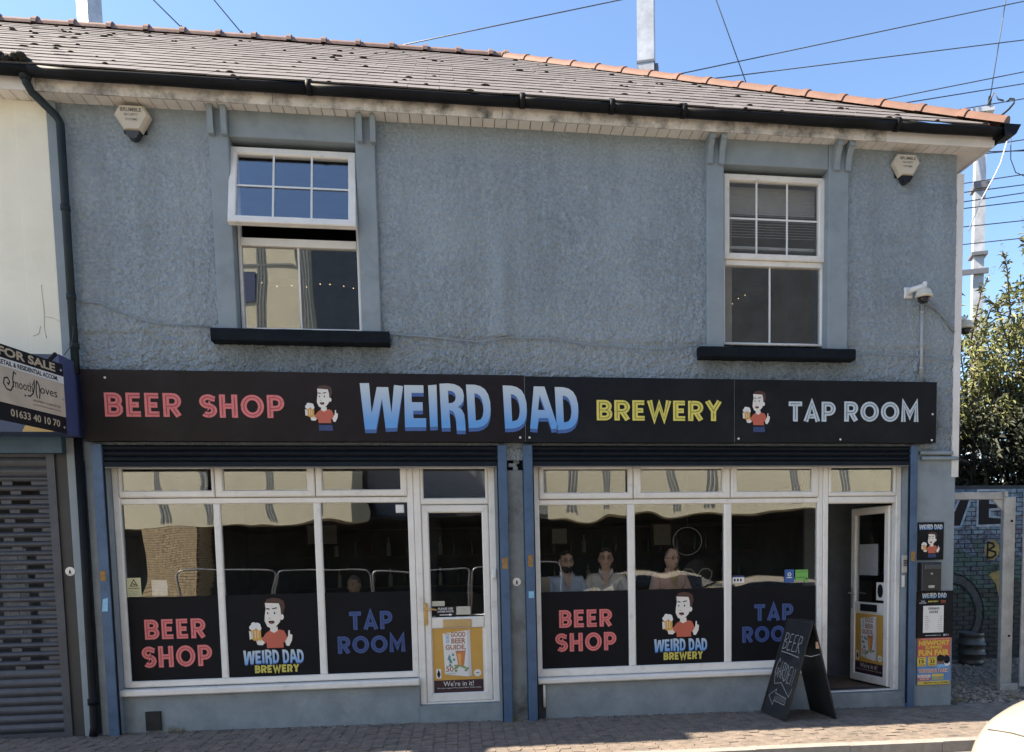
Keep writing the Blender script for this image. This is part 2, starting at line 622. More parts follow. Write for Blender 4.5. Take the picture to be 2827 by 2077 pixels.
def text(b, body, x0, x1, z0, z1, y, mi=0, bold=0.02, shear=0.0):
    """lettering stretched into a rectangle of the x-z plane"""
    vs, fs = text_pts(body, bold)
    if not vs:
        return b
    ax, bx = min(v[0] for v in vs), max(v[0] for v in vs)
    az, bz = min(v[1] for v in vs), max(v[1] for v in vs)
    out = []
    for v in vs:
        u, t = (v[0] - ax) / (bx - ax), (v[1] - az) / (bz - az)
        out.append((x0 + (x1 - x0) * u, y, z0 + (z1 - z0) * t + shear * u))
    return b.add(out, fs, mi)


def arc(cx, cy, rx, ry, a0, a1, n=10):
    return [(cx + rx * math.cos(rad(a0 + (a1 - a0) * i / n)), cy + ry * math.sin(rad(a0 + (a1 - a0) * i / n))) for i in range(n + 1)]


T = 0.115   # half stroke
GL = {
    'B': (0.66, [[(T, 0), (T, 1)], [(T, 1 - T)] + arc(.34, .695, .19, .19, 90, -90) + [(T, .505)], [(T, .505)] + arc(.36, .31, .195, .195, 90, -90) + [(T, T)]]),
    'E': (0.56, [[(.52, 1 - T), (T, 1 - T), (T, T), (.53, T)], [(T, .5), (.47, .5)]]),
    'R': (0.68, [[(T, 0), (T, 1)], [(T, 1 - T)] + arc(.35, .665, .21, .22, 90, -90) + [(T, .445)], [(.33, .44), (.57, .03)]]),
    'S': (0.64, [[(.60, .80)] + arc(.33, .695, .22, .19, 40, 270, 12) + arc(.33, .31, .22, .195, 90, -140, 12)]),
    'H': (0.70, [[(T, 0), (T, 1)], [(.585, 0), (.585, 1)], [(T, .5), (.585, .5)]]),
    'O': (0.90, [arc(.45, .5, .335, .385, 0, 360, 28)]),
    'P': (0.66, [[(T, 0), (T, 1)], [(T, 1 - T)] + arc(.35, .65, .21, .235, 90, -90) + [(T, .415)]]),
    'T': (0.64, [[(0, 1 - T), (.64, 1 - T)], [(.32, 1 - T), (.32, 0)]]),
    'A': (0.78, [[(.10, 0), (.39, .93), (.68, 0)], [(.2, .27), (.58, .27)]]),
    'M': (0.86, [[(T, 0), (T, .95), (.43, .32), (.745, .95), (.745, 0)]]),
    'W': (1.02, [[(.09, 1), (.30, .07), (.51, .80), (.72, .07), (.93, 1)]]),
    'Y': (0.70, [[(.08, 1), (.35, .5), (.62, 1)], [(.35, .5), (.35, 0)]]),
    ' ': (0.36, []),
}


def ribbon(b, pl, hw, y, mi, tf):
    n = len(pl)
    closed = (abs(pl[0][0] - pl[-1][0]) + abs(pl[0][1] - pl[-1][1])) < 1e-6 and n > 3
    if closed:
        pl = pl[:-1]
        n -= 1
    L_, R_ = [], []
    for i in range(n):
        p = Vector(pl[i])
        if closed:
            a, c = Vector(pl[i - 1]), Vector(pl[(i + 1) % n])
        else:
            a = Vector(pl[i - 1]) if i else None
            c = Vector(pl[i + 1]) if i < n - 1 else None
        d1 = (p - a).normalized() if a is not None else None
        d2 = (c - p).normalized() if c is not None else None
        d1 = d1 or d2
        d2 = d2 or d1
        m = (Vector((-d1.y, d1.x)) + Vector((-d2.y, d2.x)))
        m = m.normalized() if m.length > 1e-6 else Vector((-d1.y, d1.x))
        k = hw / max(0.45, m.dot(Vector((-d1.y, d1.x))))
        L_.append(tf(p + m * k, y))
        R_.append(tf(p - m * k, y))
    vs = L_ + R_
    fs = []
    for i in range(n if closed else n - 1):
        j = (i + 1) % n
        fs.append((n + i, n + j, j, i))
    b.add(vs, fs, mi)


def inline(b, word, x0, x1, z0, z1, y, gap=0.12, mi=0, mdark=1):
    """worn inline capitals: coloured strokes with a dark line along the middle"""
    W = sum(GL[c][0] + gap for c in word) - gap
    sx, sz = (x1 - x0) / W, z1 - z0
    cx = 0
    k = 0
    for ch in word:
        wd, pls = GL[ch]
        def tf(p, yy, c0=cx):
            return (x0 + (c0 + p[0]) * sx, yy, z0 + p[1] * sz)
        for pl in pls:
            ribbon(b, pl, T, y - 0.0004 * (k % 5), mi, tf)
            k += 1
        for pl in pls:
            if len(pl) == 2:
                p0, p1 = Vector(pl[0]), Vector(pl[1])
                dd = (p1 - p0).normalized() * T * .8
                pl = [tuple(p0 + dd), tuple(p1 - dd)]
            ribbon(b, pl, T * 0.15, y - 0.0028 - 0.0003 * (k % 4), mdark, tf)
            k += 1
        cx += wd + gap
    return b


# the big blue words, outlines on one drawing grid (x to the right, y down)
def cv(l):
    return [((x + 236) * 2, (y - 849.6) * 2) for x, y in l]


Dout = [(822, 870), (880, 871), (915, 880), (945, 900), (966, 935), (978, 985), (980, 1040), (974, 1085), (958, 1122), (930, 1145), (895, 1157), (832, 1160)]
Dhole = [(875, 928), (893, 931), (912, 945), (925, 972), (932, 1010), (932, 1045), (926, 1080), (912, 1102), (880, 1110)]
BIG = [
    ([(750, 40), (868, 38), (888, 430), (965, 88), (1110, 88), (1140, 430), (1185, 58), (1300, 72), (1205, 622), (1060, 628), (1025, 235), (938, 645), (797, 645)], None),
    ([(1313, 58), (1562, 58), (1562, 158), (1405, 160), (1405, 282), (1545, 282), (1545, 393), (1420, 395), (1420, 493), (1585, 493), (1580, 612), (1308, 615)], None),
    ([(1622, 58), (1732, 48), (1732, 602), (1632, 608)], None),
    ([(1770, 35), (1880, 28), (1960, 38), (2030, 68), (2070, 115), (2085, 190), (2075, 260), (2040, 312), (2000, 340), (2050, 372), (2083, 440), (2092, 530), (2095, 655), (1978, 655), (1972, 500), (1955, 430), (1930, 395), (1888, 382), (1898, 620), (1783, 622)],
     [(1878, 125), (1930, 130), (1965, 158), (1980, 205), (1968, 255), (1935, 285), (1882, 292)]),
    (cv(Dout), cv(Dhole)),
    (cv([(x + 241, y + 3) for x, y in Dout]), cv([(x + 241, y + 3) for x, y in Dhole])),
    (cv([(1270, 877), (1342, 877), (1430, 1160), (1385, 1165), (1362, 1090), (1300, 1090), (1287, 1165), (1240, 1160)]), cv([(1308, 935), (1343, 1035), (1295, 1035)])),
    (cv([(x + 589, y + 9) for x, y in Dout]), cv([(x + 589, y + 9) for x, y in Dhole])),
]
bx0 = min(p[0] for o, h in BIG for p in o)
bx1 = max(p[0] for o, h in BIG for p in o)
by0 = min(p[1] for o, h in BIG for p in o)
by1 = max(p[1] for o, h in BIG for p in o)


def bigword(b, x0, x1, z0, z1, y, mi=0, mshadow=1, drop=0.07):
    dz = (z1 - z0) * drop
    def f(p, d=0):
        return (x0 + (x1 - x0) * (p[0] - bx0) / (bx1 - bx0), z1 - (z1 - z0 - dz) * (p[1] - by0) / (by1 - by0) - d)
    for o, h in BIG:
        if mshadow is not None:
            b.flat([f(p, dz) for p in o][::-1], y, mshadow, [[f(p, dz) for p in h]] if h else None)
        b.flat([f(p) for p in o][::-1], y - 0.003, mi, [[f(p) for p in h]] if h else None)
    return b


def ell(cx, cy, rx, ry, n=20):
    return [(cx + rx * math.cos(2 * math.pi * i / n), cy + ry * math.sin(2 * math.pi * i / n)) for i in range(n)]


EMB = [M_pale, M_hair, M_red, M_beer, M_whitep, M_ink, M_navy]


def emblem(b, x0, x1, z0, z1, y, belt=False):
    """plain drinker in a red shirt with a mug, flat print; materials EMB"""
    lo = -0.2 if belt else 0.0
    def q(pl):
        return [(x0 + (x1 - x0) * p[0], z0 + (z1 - z0) * (p[1] - lo) / (1 - lo)) for p in pl]
    k = [0]
    def F(pl, mi):
        b.flat(q(pl), y - 0.0006 * k[0], mi)
        k[0] += 1
    if belt:
        F([(.40, -.2), (.82, -.2), (.80, .02), (.41, .02)], 6)
        F([(.41, -.05), (.80, -.05), (.79, .03), (.42, .03)], 5)
    F([(.16, .15), (.19, .07), (.30, .06), (.42, .16), (.38, .24), (.20, .17)], 0)     # arm with mug
    F([(.80, .16), (.84, .04), (.90, .03), (.97, .14), (.985, .25), (.93, .27), (.93, .34), (.90, .345), (.885, .22)], 0)   # raised hand
    F([(.40, .0), (.775, .0), (.775, .12), (.80, .10), (.87, .20), (.80, .34), (.70, .365), (.50, .365), (.39, .30), (.29, .18), (.37, .09), (.395, .13)], 2)
    F([(.49, .42), (.66, .42), (.655, .34), (.57, .30), (.49, .34)], 0)                # neck
    F(ell(.76, .615, .05, .06, 14), 0)                                                 # ear
    F([(.385, .93), (.37, .80), (.40, .90), (.44, .97), (.58, 1.0), (.72, .98), (.82, .93), (.845, .82), (.80, .68), (.74, .65), (.70, .80), (.42, .84)], 1)
    F([(.40, .90), (.71, .885), (.74, .80), (.75, .66), (.72, .52), (.62, .42), (.52, .39), (.43, .43), (.375, .54), (.385, .66), (.41, .78)], 0)
    F([(.46, .54), (.58, .545), (.60, .50), (.53, .475), (.47, .50)], 5)
    F([(.48, .505), (.57, .51), (.53, .485)], 2)
    F(ell(.45, .70, .035, .042, 12), 4)
    F(ell(.605, .70, .045, .048, 12), 4)
    F(ell(.455, .695, .016, .022, 10), 5)
    F(ell(.605, .695, .018, .024, 10), 5)
    F([(.42, .775), (.50, .765), (.50, .785), (.43, .80)], 5)
    F([(.56, .77), (.67, .79), (.66, .81), (.56, .79)], 5)
    F([(.47, .60), (.51, .575), (.50, .60)], 1)
    F([(.07, .19), (.13, .155), (.285, .17), (.285, .40), (.06, .38)], 3)              # mug
    for i in range(3):
        F([(.085 + .062 * i, .20), (.10 + .062 * i, .20), (.10 + .062 * i, .35), (.085 + .062 * i, .35)], 1 if i == 9 else 0)
    F(ell(.10, .42, .075, .055, 12), 4)
    F(ell(.20, .455, .085, .06, 12), 4)
    F(ell(.25, .405, .05, .05, 12), 4)
    F(ell(.13, .475, .06, .05, 12), 4)
    F([(.03, .18), (.085, .20), (.07, .34), (.02, .36)], 0)
    return b


def gz(x):
    return -0.0115 * (x - 0.5)


# ================================================================== SETTING: ground
b = MB()
b.add([(-400, -2.0, -0.135 + 0.0), (400, -2.0, -0.135), (400, 400, -0.135), (-400, 400, -0.135)], [(0, 1, 2, 3)])
struct(b.build('ground', M_ground))
b = MB()
nx = 40
xs = [-30 + 60 * i / nx for i in range(nx + 1)]
vs, fs = [], []
for x in xs:
    for y in (-9.2, -1.66):
        vs.append((x, y, gz(x) - 0.10))
for i in range(nx):
    fs.append((2 * i, 2 * i + 2, 2 * i + 3, 2 * i + 1))
b.add(vs, fs)
struct(b.build('road', M_road))
b = MB()
b.add([(-400, -400, -0.33), (400, -400, -0.33), (400, -1.9, -0.33), (-400, -1.9, -0.33)], [(0, 1, 2, 3)])
struct(b.build('far_ground', M_ground))

# pavement with interlocking blocks
b = MB()
b.add([(-9, -1.6, gz(-9) - .012), (9, -1.6, gz(9) - .012), (9, 0.3, gz(9) - .012), (-9, 0.3, gz(-9) - .012)], [(0, 1, 2, 3)])
pav = struct(b.build('pavement', M_sand))
bw, bl = 0.1125, 0.225
zig = [(0, 0.0), (0.045, 0.0), (0.062, 0.014), (0.1, 0.014), (0.117, 0.0), (0.16, 0.0), (0.177, 0.014), (0.21, 0.014), (0.225, 0.002)]


def block_mb(loc, tilt):
    g = 0.003
    left = [(-bw / 2 + o + g, t - bl / 2) for t, o in zig]
    right = [(bw / 2 + o - g, t - bl / 2) for t, o in zig]
    left[0] = (left[0][0], left[0][1] + g)
    right[0] = (right[0][0], right[0][1] + g)
    left[-1] = (left[-1][0], left[-1][1] - g)
    right[-1] = (right[-1][0], right[-1][1] - g)
    ring = left[::-1] + right
    n = len(ring)
    vs = [(x + loc[0], y + loc[1], loc[2] + tilt[0] * x + tilt[1] * y) for x, y in ring]
    lo = [(x + loc[0], y + loc[1], loc[2] - 0.03) for x, y in ring]
    fs = [tuple(range(n))] + [((i + 1) % n, i, n + i, n + (i + 1) % n) for i in range(n)]
    return vs + lo, fs


pos = []
for i in range(-72, 66):
    x = i * bw
    for j in range(8):
        y = -1.43 + j * bl - (bl / 2 if i % 2 else 0)
        if y > 0.12 or y < -1.56:
            continue
        pos.append((x, y))
camp = Vector((0, -8.17))


def key(p):
    d = 8.17 + p[1]
    px = p[0] / d
    vis = -0.62 < px < 0.66 and d * 0.25 > 1.72 * 0.0
    low = p[0] * 0.0181 + p[1]
    return (0 if -0.585 < px < 0.65 else 1, -p[1])


vis = [p for p in pos if -0.60 < p[0] / (8.17 + p[1]) < 0.67]
oth = [p for p in pos if not -0.60 < p[0] / (8.17 + p[1]) < 0.67]


def seen(p):
    # row nearest the lower edge of the picture first: how far below the horizon the block lies, only if inside the frame
    d = 8.17 + p[1]
    return 1.72 / d < (0.252 + 0.0 * p[0])


vv = [p for p in vis if seen((p[0], p[1] - 0.1))]
vv.sort(key=lambda p: p[1] + 0.012 * p[0])
ind = vv[:300]
indset = set(ind)
bme = [None] * 4
for k in range(4):
    mb = MB()
    a, f = block_mb((0, 0, 0), (R.uniform(-.03, .03), R.uniform(-.03, .03)))
    mb.add(a, f)
    bme[k] = mb.mesh('paving_block', M_block, (0, 0, 0))
for p in ind:
    o = link('paving_block', bme[R.randrange(4)], (p[0], p[1], gz(p[0]) + R.uniform(-.0035, .0025)), pav)
mb = MB()
for p in pos:
    if p not in indset:
        a, f = block_mb((p[0], p[1], gz(p[0]) + R.uniform(-.0035, .0025)), (R.uniform(-.03, .03), R.uniform(-.03, .03)))
        mb.add(a, f)
o = mb.build('paving_blocks', M_block, pav)
o['kind'] = 'stuff'
# kerb stones
ke = struct(bpy.data.objects.new('kerb', None))
COL.objects.link(ke)
WL[ke.name] = Vector((0, 0, 0))
mb = MB().box(-.447, .447, -.065, .065, -.13, .006)
kme = mb.mesh('kerb_stone', M_kerb, (0, 0, 0))
for i in range(-10, 10):
    o = link('kerb_stone', kme, (i * .9 + .3, -1.60, gz(i * .9) + R.uniform(-.003, .003)), ke)
    o.rotation_euler = (0, 0.0115, 0)

# ================================================================== SHOP BUILDING
B = thing('shop_building', 'two storey grey rendered corner shop building with tiled hipped roof', 'building', (0.9, 0, 0))
XL, XR = -3.65, 5.5
# --- rough rendered upper wall with two window openings
op = [(-2.05, -0.875, 3.95, 6.02), (2.845, 4.0, 3.87, 6.02)]


def cuts(a, c, br, st):
    out = [a]
    for q in sorted(br) + [c]:
        n = max(1, int(round((q - out[-1]) / st)))
        s0 = out[-1]
        out += [s0 + (q - s0) * i / n for i in range(1, n + 1)]
    return out


gx = cuts(-3.57, XR, [-2.05, -0.875, 2.845, 4.0], 0.0175)
gzz = cuts(2.72, 6.02, [3.87, 3.95, 5.60], 0.0175)
vs = []
nz_ = noise.noise
for x in gx:
    for z in gzz:
        top = min(1, max(0, (5.68 - z + 0.05 * nz_(Vector((x * 2, 0, 3)))) / 0.06))
        low = min(1, max(0, (4.05 - z + 0.15 * nz_(Vector((x * .9, 0, 7)))) / 0.15))
        rough = 0.15 + 0.85 * top
        amp = (0.010 + 0.010 * low) * rough
        h = 0.7 * nz_(Vector((x * 17, 1.3, z * 17))) + 1.0 * nz_(Vector((x * 27, 4.1, z * 26)))
        big = 0.008 * nz_(Vector((x * 1.3, 2, z * 1.1))) + 0.006 * nz_(Vector((x * 3.1, 5, z * 3)))
        rib = 0.055 * math.exp(-((x - 0.52 - 0.03 * nz_(Vector((0, 0, z)))) / 0.09) ** 2) * min(1, max(0, (5.1 - z) / .5)) * (1 if z > 3.96 else 0)
        step = 0.012 * min(1, max(0, (z - 3.93 - .02 * nz_(Vector((x * 3, 0, 0)))) / 0.02)) * top
        vs.append((x, -(amp * h + big + rib * 1.0 + step) - 0.0, z))
nzc = len(gzz)
fs = []
for i in range(len(gx) - 1):
    mx_ = (gx[i] + gx[i + 1]) / 2
    for j in range(nzc - 1):
        mz_ = (gzz[j] + gzz[j + 1]) / 2
        if any(a < mx_ < c and d < mz_ < e for a, c, d, e in op):
            continue
        fs.append((i * nzc + j, (i + 1) * nzc + j, (i + 1) * nzc + j + 1, i * nzc + j + 1))
mb = MB().add(vs, fs, 0, True)
mb.build('front_wall', M_wall, B)
# inner leaf, side wall, party strip
part('side_wall', M_smooth, B, (5.30, 5.497, 0.06, 9.6, -0.3, 6.02))
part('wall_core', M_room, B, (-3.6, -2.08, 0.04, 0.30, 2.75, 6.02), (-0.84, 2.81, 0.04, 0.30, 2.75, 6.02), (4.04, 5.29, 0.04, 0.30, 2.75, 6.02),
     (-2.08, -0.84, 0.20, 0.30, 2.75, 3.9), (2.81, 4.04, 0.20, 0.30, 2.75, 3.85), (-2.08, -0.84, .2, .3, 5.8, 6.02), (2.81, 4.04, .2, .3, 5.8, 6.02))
part('corner_trim', M_fasc, B, (5.503, 5.585, -0.012, 0.09, 2.53, 5.80))
# window surrounds (flat render bands), heads, brackets
for (x0, x1, z0) in ((-2.225, -2.05, 3.972), (-0.875, -0.69, 3.962), (2.662, 2.845, 3.885), (4.0, 4.225, 3.885)):
    MB().bevbox(x0, x1, -0.055, 0.12, z0, 6.018, 0.008).build('window_surround', M_smooth, B)
for (x0, x1, zz) in ((-2.048, -0.877, 5.765), (2.847, 3.998, 5.755)):
    MB().bevbox(x0, x1, -0.045, 0.16, zz, 6.018, 0.006).build('window_head', M_smooth, B)
for x0, x1, kk in ((-2.215, -2.165, 0), (-2.095, -2.045, 0), (-0.85, -0.80, 0), (-0.725, -0.675, 0), (2.662, 2.715, 1), (2.785, 2.84, 1), (4.044, 4.103, 1), (4.172, 4.232, 1)):
    if kk:
        prof = [(-.05, 5.73), (-.085, 5.735), (-.092, 5.80), (-.115, 5.88), (-.155, 5.935), (-.175, 5.945), (-.175, 5.998), (-.05, 5.998)]
    else:
        prof = [(-.05, 5.75), (-.105, 5.755), (-.115, 5.78), (-.125, 5.96), (-.14, 5.998), (-.05, 5.998)]
    MB().prism(prof, x0, x1, 0, 'x').build('eaves_bracket', M_smooth, B)
# sills
for (x0, x1, z0, z1) in ((-2.28, -0.61, 3.835, 3.965), (2.56, 4.28, 3.765, 3.885)):
    mb = MB()
    n = 24
    vs, fs = [], []
    for i in range(n + 1):
        x = x0 + (x1 - x0) * i / n
        j = 0.006 * nz_(Vector((x * 6, 1, 0)))
        vs += [(x, 0.15, z0), (x, -0.115 + j, z0 + j), (x, -0.135 + j, z0 + 0.012), (x, -0.135 + j, z1 - 0.02), (x, -0.12, z1 - 0.004 + j), (x, 0.15, z1 + 0.01)]
    for i in range(n):
        for k in range(6):
            k2 = (k + 1) % 6
            fs.append((i * 6 + k, i * 6 + k2, i * 6 + 6 + k2, i * 6 + 6 + k))
    fs += [(5, 4, 3, 2, 1, 0), tuple(n * 6 + k for k in range(6))]
    mb.add(vs, [f[::-1] for f in fs])
    mb.build('window_sill', M_black, B)


def frame_mb(x0, x1, z0, z1, t, y0, y1, b=0.008, tb=None, tt=None):
    """mitred rectangular frame"""
    tb = tb or t
    tt = tt or t
    mb = MB()
    for o, i in (((x0, z0), (x1, z0)), ((x1, z0), (x1, z1)), ((x1, z1), (x0, z1)), ((x0, z1), (x0, z0))):
        pass
    O = [(x0, z0), (x1, z0), (x1, z1), (x0, z1)]
    I = [(x0 + t, z0 + tb), (x1 - t, z0 + tb), (x1 - t, z1 - tt), (x0 + t, z1 - tt)]
    def ins(k):
        return [(x0 + k, z0 + k), (x1 - k, z0 + k), (x1 - k, z1 - k), (x0 + k, z1 - k)]
    Of = ins(b)
    If = [(x0 + t - b, z0 + tb - b), (x1 - t + b, z0 + tb - b), (x1 - t + b, z1 - tt + b), (x0 + t - b, z1 - tt + b)]
    g = 0.0012
    for k in range(4):
        j = (k + 1) % 4
        d = Vector((O[j][0] - O[k][0], O[j][1] - O[k][1])).normalized() * g
        def pt(p, y, s):
            return (p[0] + d.x * s, y, p[1] + d.y * s)
        vs = [pt(O[k], y1, 1), pt(O[j], y1, -1), pt(I[j], y1, -1), pt(I[k], y1, 1),
              pt(O[k], y0 + b, 1), pt(O[j], y0 + b, -1), pt(I[j], y0 + b * 1.6, -1), pt(I[k], y0 + b * 1.6, 1),
              pt(Of[k], y0, 1), pt(Of[j], y0, -1), pt(If[j], y0, -1), pt(If[k], y0, 1)]
        mb.add(vs, [(3, 2, 1, 0), (0, 1, 5, 4), (4, 5, 9, 8), (8, 9, 10, 11), (11, 10, 6, 7), (7, 6, 2, 3), (0, 4, 8, 11, 7, 3), (1, 2, 6, 10, 9, 5)])
    return mb


# --- upper windows
W1 = frame_mb(-2.045, -0.885, 3.985, 5.71, 0.03, 0.08, 0.15, tb=0.045).build('window', M_upvc, B)
part('transom', M_upvc, W1, (-2.014, -0.916, 0.082, 0.148, 4.812, 4.885))
part('pane', M_glassU, W1, (-2.014, -0.916, 0.115, 0.121, 4.031, 4.811))
part('glazing_bar', M_whitep, W1, (-1.49, -1.472, 0.106, 0.114, 4.031, 4.811))
sash = thing('tmp', 'x', 'x', (-1.482, 0.07, 5.705), None, 0, True)
# opened top light: built in the plane of the hinge, then swung out at the bottom
ang = rad(15)
RX = Matrix.Translation((0, 0.07, 5.712)) @ Matrix.Rotation(-ang, 4, 'X') @ Matrix.Translation((0, -0.07, -5.712))
bpy.data.objects.remove(sash)
fm = frame_mb(-2.065, -0.885, 4.895, 5.708, 0.072, 0.035, 0.095).xform(RX)
sa = fm.build('opening_sash', M_upvc, W1)
MB().box(-1.994, -0.956, 0.062, 0.068, 4.966, 5.637).xform(RX).build('pane', M_glassU, W1)
gb = MB()
for xx in (-1.658, -1.302):
    gb.box(xx - .009, xx + .009, 0.053, 0.060, 4.967, 5.636)
gb.box(-1.993, -0.957, 0.0545, 0.0585, 5.29, 5.308)
gb.xform(RX).build('glazing_bars', M_whitep, W1)
part('sash_weather_bar', M_upvc, W1, (-2.04, -0.9, 0.078, 0.15, 5.684, 5.708))
W2 = frame_mb(2.875, 4.012, 3.955, 5.715, 0.03, 0.08, 0.15).build('window', M_upvc, B)
part('transom', M_upvc, W2, (2.906, 3.981, 0.075, 0.148, 4.785, 4.835))
part('pane', M_glassU, W2, (2.906, 3.981, 0.115, 0.121, 3.986, 4.784))
part('glazing_bar', M_whitep, W2, (3.402, 3.420, 0.106, 0.114, 3.986, 4.784))
frame_mb(2.880, 4.006, 4.838, 5.708, 0.064, 0.045, 0.11).build('opening_sash', M_upvc, W2)
part('pane', M_glassU, W2, (2.945, 3.941, 0.085, 0.091, 4.903, 5.643))
gb = MB()
for xx in (3.25, 3.592):
    gb.box(xx - .009, xx + .009, 0.075, 0.083, 4.903, 5.643)
gb.box(2.945, 3.941, 0.0765, 0.0815, 5.257, 5.275)
gb.build('glazing_bars', M_whitep, W2)
# upstairs rooms
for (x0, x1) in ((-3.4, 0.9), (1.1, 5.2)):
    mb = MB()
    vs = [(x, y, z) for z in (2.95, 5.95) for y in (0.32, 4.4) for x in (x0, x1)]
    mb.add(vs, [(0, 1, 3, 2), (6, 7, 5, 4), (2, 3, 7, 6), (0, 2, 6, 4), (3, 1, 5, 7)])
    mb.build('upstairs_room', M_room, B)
# --- soffit boards, fascia boards, gutter
sm = MB()
sm.add([(-.057, -.185, .012), (.057, -.185, .012), (.057, .03, .012), (-.057, .03, .012), (-.0535, -.185, 0), (.0535, -.185, 0), (.0535, .03, 0), (-.0535, .03, 0)],
       [(7, 6, 5, 4), (0, 1, 2, 3), (4, 5, 1, 0), (5, 6, 2, 1), (7, 4, 0, 3), (6, 7, 3, 2)])
sme = sm.mesh('soffit_board', M_soff, (0, 0, 0))
x = XL + .06
while x < 5.66:
    link('soffit_board', sme, (x, 0, 6.004), B)
    x += 0.118
sm2 = MB()
sm2.add([(5.495, -.185, 6.016), (5.76, -.185, 6.016), (5.76, 9.6, 6.016), (5.495, 9.6, 6.016), (5.495, -.06, 6.004), (5.76, -.19, 6.002), (5.76, 9.6, 6.004), (5.495, 9.6, 6.004)],
        [(7, 6, 5, 4), (0, 1, 2, 3), (4, 5, 1, 0)])
sm2.build('side_soffit', M_soff, B)
for (x0, x1, mm) in ((XL, -1.6, M_fas), (-1.597, 0.55, M_fas), (0.553, 2.9, M_fas), (2.903, 4.56, M_fas), (4.563, 5.775, M_fasc)):
    MB().bevbox(x0, x1, -0.205, -0.187, 5.988, 6.17, 0.004).build('fascia_board', mm, B)
part('side_fascia', M_fasc, B, (5.762, 5.782, -0.186, 9.6, 5.988, 6.17))
part('corner_cap', M_fasc, B, (5.755, 5.79, -0.212, -0.206, 5.983, 6.06))


def gutter(x0, x1, name, parent, m, drop=0.0):
    n = 10
    prof = []
    for i in range(n + 1):
        a = math.pi + math.pi * i / n
        prof.append((-0.275 + 0.064 * math.cos(a), 6.128 + 0.066 * math.sin(a)))
    inn = [(-0.275 + (y + 0.275) * 0.92, 6.128 + (z - 6.128) * 0.92 + .001) for y, z in prof][::-1]
    ring = prof + inn
    mb = MB()
    k = len(ring)
    xs_ = [x0 + (x1 - x0) * i / 6 for i in range(7)]
    vs = []
    for xx in xs_:
        s = 0.005 * nz_(Vector((xx * 1.7, 3, 3))) + 0.012 * max(0, (-3.3 - xx)) * 1.0
        vs += [(xx, y, z + s) for y, z in ring]
    fs = []
    for i in range(6):
        for q in range(k):
            q2 = (q + 1) % k
            fs.append((i * k + q, i * k + q2, (i + 1) * k + q2, (i + 1) * k + q))
    fs += [tuple(reversed(range(k))), tuple(6 * k + q for q in range(k))]
    mb.add(vs, [f[::-1] for f in fs], 0, True)
    return mb.build(name, m, parent)


gcut = [XL, -1.25, 0.74, 1.62, 2.35, 4.63, 5.83]
for i in range(6):
    gutter(gcut[i], gcut[i + 1] - .003, 'gutter', B, M_gut)
for gx_ in gcut[1:-1]:
    mb = MB()
    mb.tube([(gx_ - .025, -.275, 6.125), (gx_ + .025, -.275, 6.125)], 0.0685, 14)
    mb.build('gutter_joint', M_gut, B)
# gutter return round the corner
mb = MB()
mb.tube([(5.84, -0.30, 6.115), (5.84, 9.5, 6.115)], 0.066, 12)
mb.build('side_gutter', M_gut, B)
MB().add([(5.80, -.36, 6.03), (5.93, -.36, 6.06), (6.0, -.34, 6.17), (5.80, -.34, 6.17), (5.80, -.20, 6.03), (5.93, -.20, 6.06), (6.0, -.2, 6.17), (5.80, -.2, 6.17)],
         [(0, 1, 2, 3), (7, 6, 5, 4), (1, 5, 6, 2), (0, 4, 5, 1), (3, 2, 6, 7)]).build('gutter_end', M_gut, B)

# --- roof
EY, EZ, RY, RZ = -0.30, 6.165, 4.65, 9.50
HX0, HX1 = 5.88, 0.93           # hip: eaves corner, ridge end
sl_len = math.hypot(RY - EY, RZ - EZ)
pitch = math.atan2(RZ - EZ, RY - EY)
mb = MB()
yb = 2 * RY - EY
mb.add([(-12, EY + .08, EZ - .03), (HX0 - .08, EY + .08, EZ - .03), (HX1, RY, RZ - .03), (-12, RY, RZ - .03), (HX0 - .08, yb, EZ - .03), (-12, yb, EZ - .03)],
       [(0, 1, 2, 3), (3, 2, 4, 5), (1, 4, 2)])
mb.build('roof_deck', M_moss, B)


def hip_x(s):
    return HX0 + (HX1 - HX0) * s / sl_len


NC = 17
gauge = sl_len / NC
tw = 0.30
RM = Matrix.Rotation(pitch, 4, 'X')
tm = MB()
# local: x along eaves, y up the slope, z out of the slope; lower edge lifted
tm.add([(-tw / 2 + .002, 0, .0105), (tw / 2 - .002, 0, .0105), (tw / 2 - .0015, gauge + .05, .002), (-tw / 2 + .0015, gauge + .05, .002),
        (-tw / 2 + .003, .004, -.003), (tw / 2 - .003, .004, -.003), (tw / 2 - .0015, gauge + .05, -.01), (-tw / 2 + .0015, gauge + .05, -.01)],
       [(0, 1, 2, 3), (4, 5, 1, 0), (5, 6, 2, 1), (7, 4, 0, 3)])
tme = tm.mesh('roof_tile', M_slate, (0, 0, 0))


def slope(s, x, up=0.0):
    return Vector((x, EY + math.cos(pitch) * s - math.sin(pitch) * up, EZ + math.sin(pitch) * s + math.cos(pitch) * up))


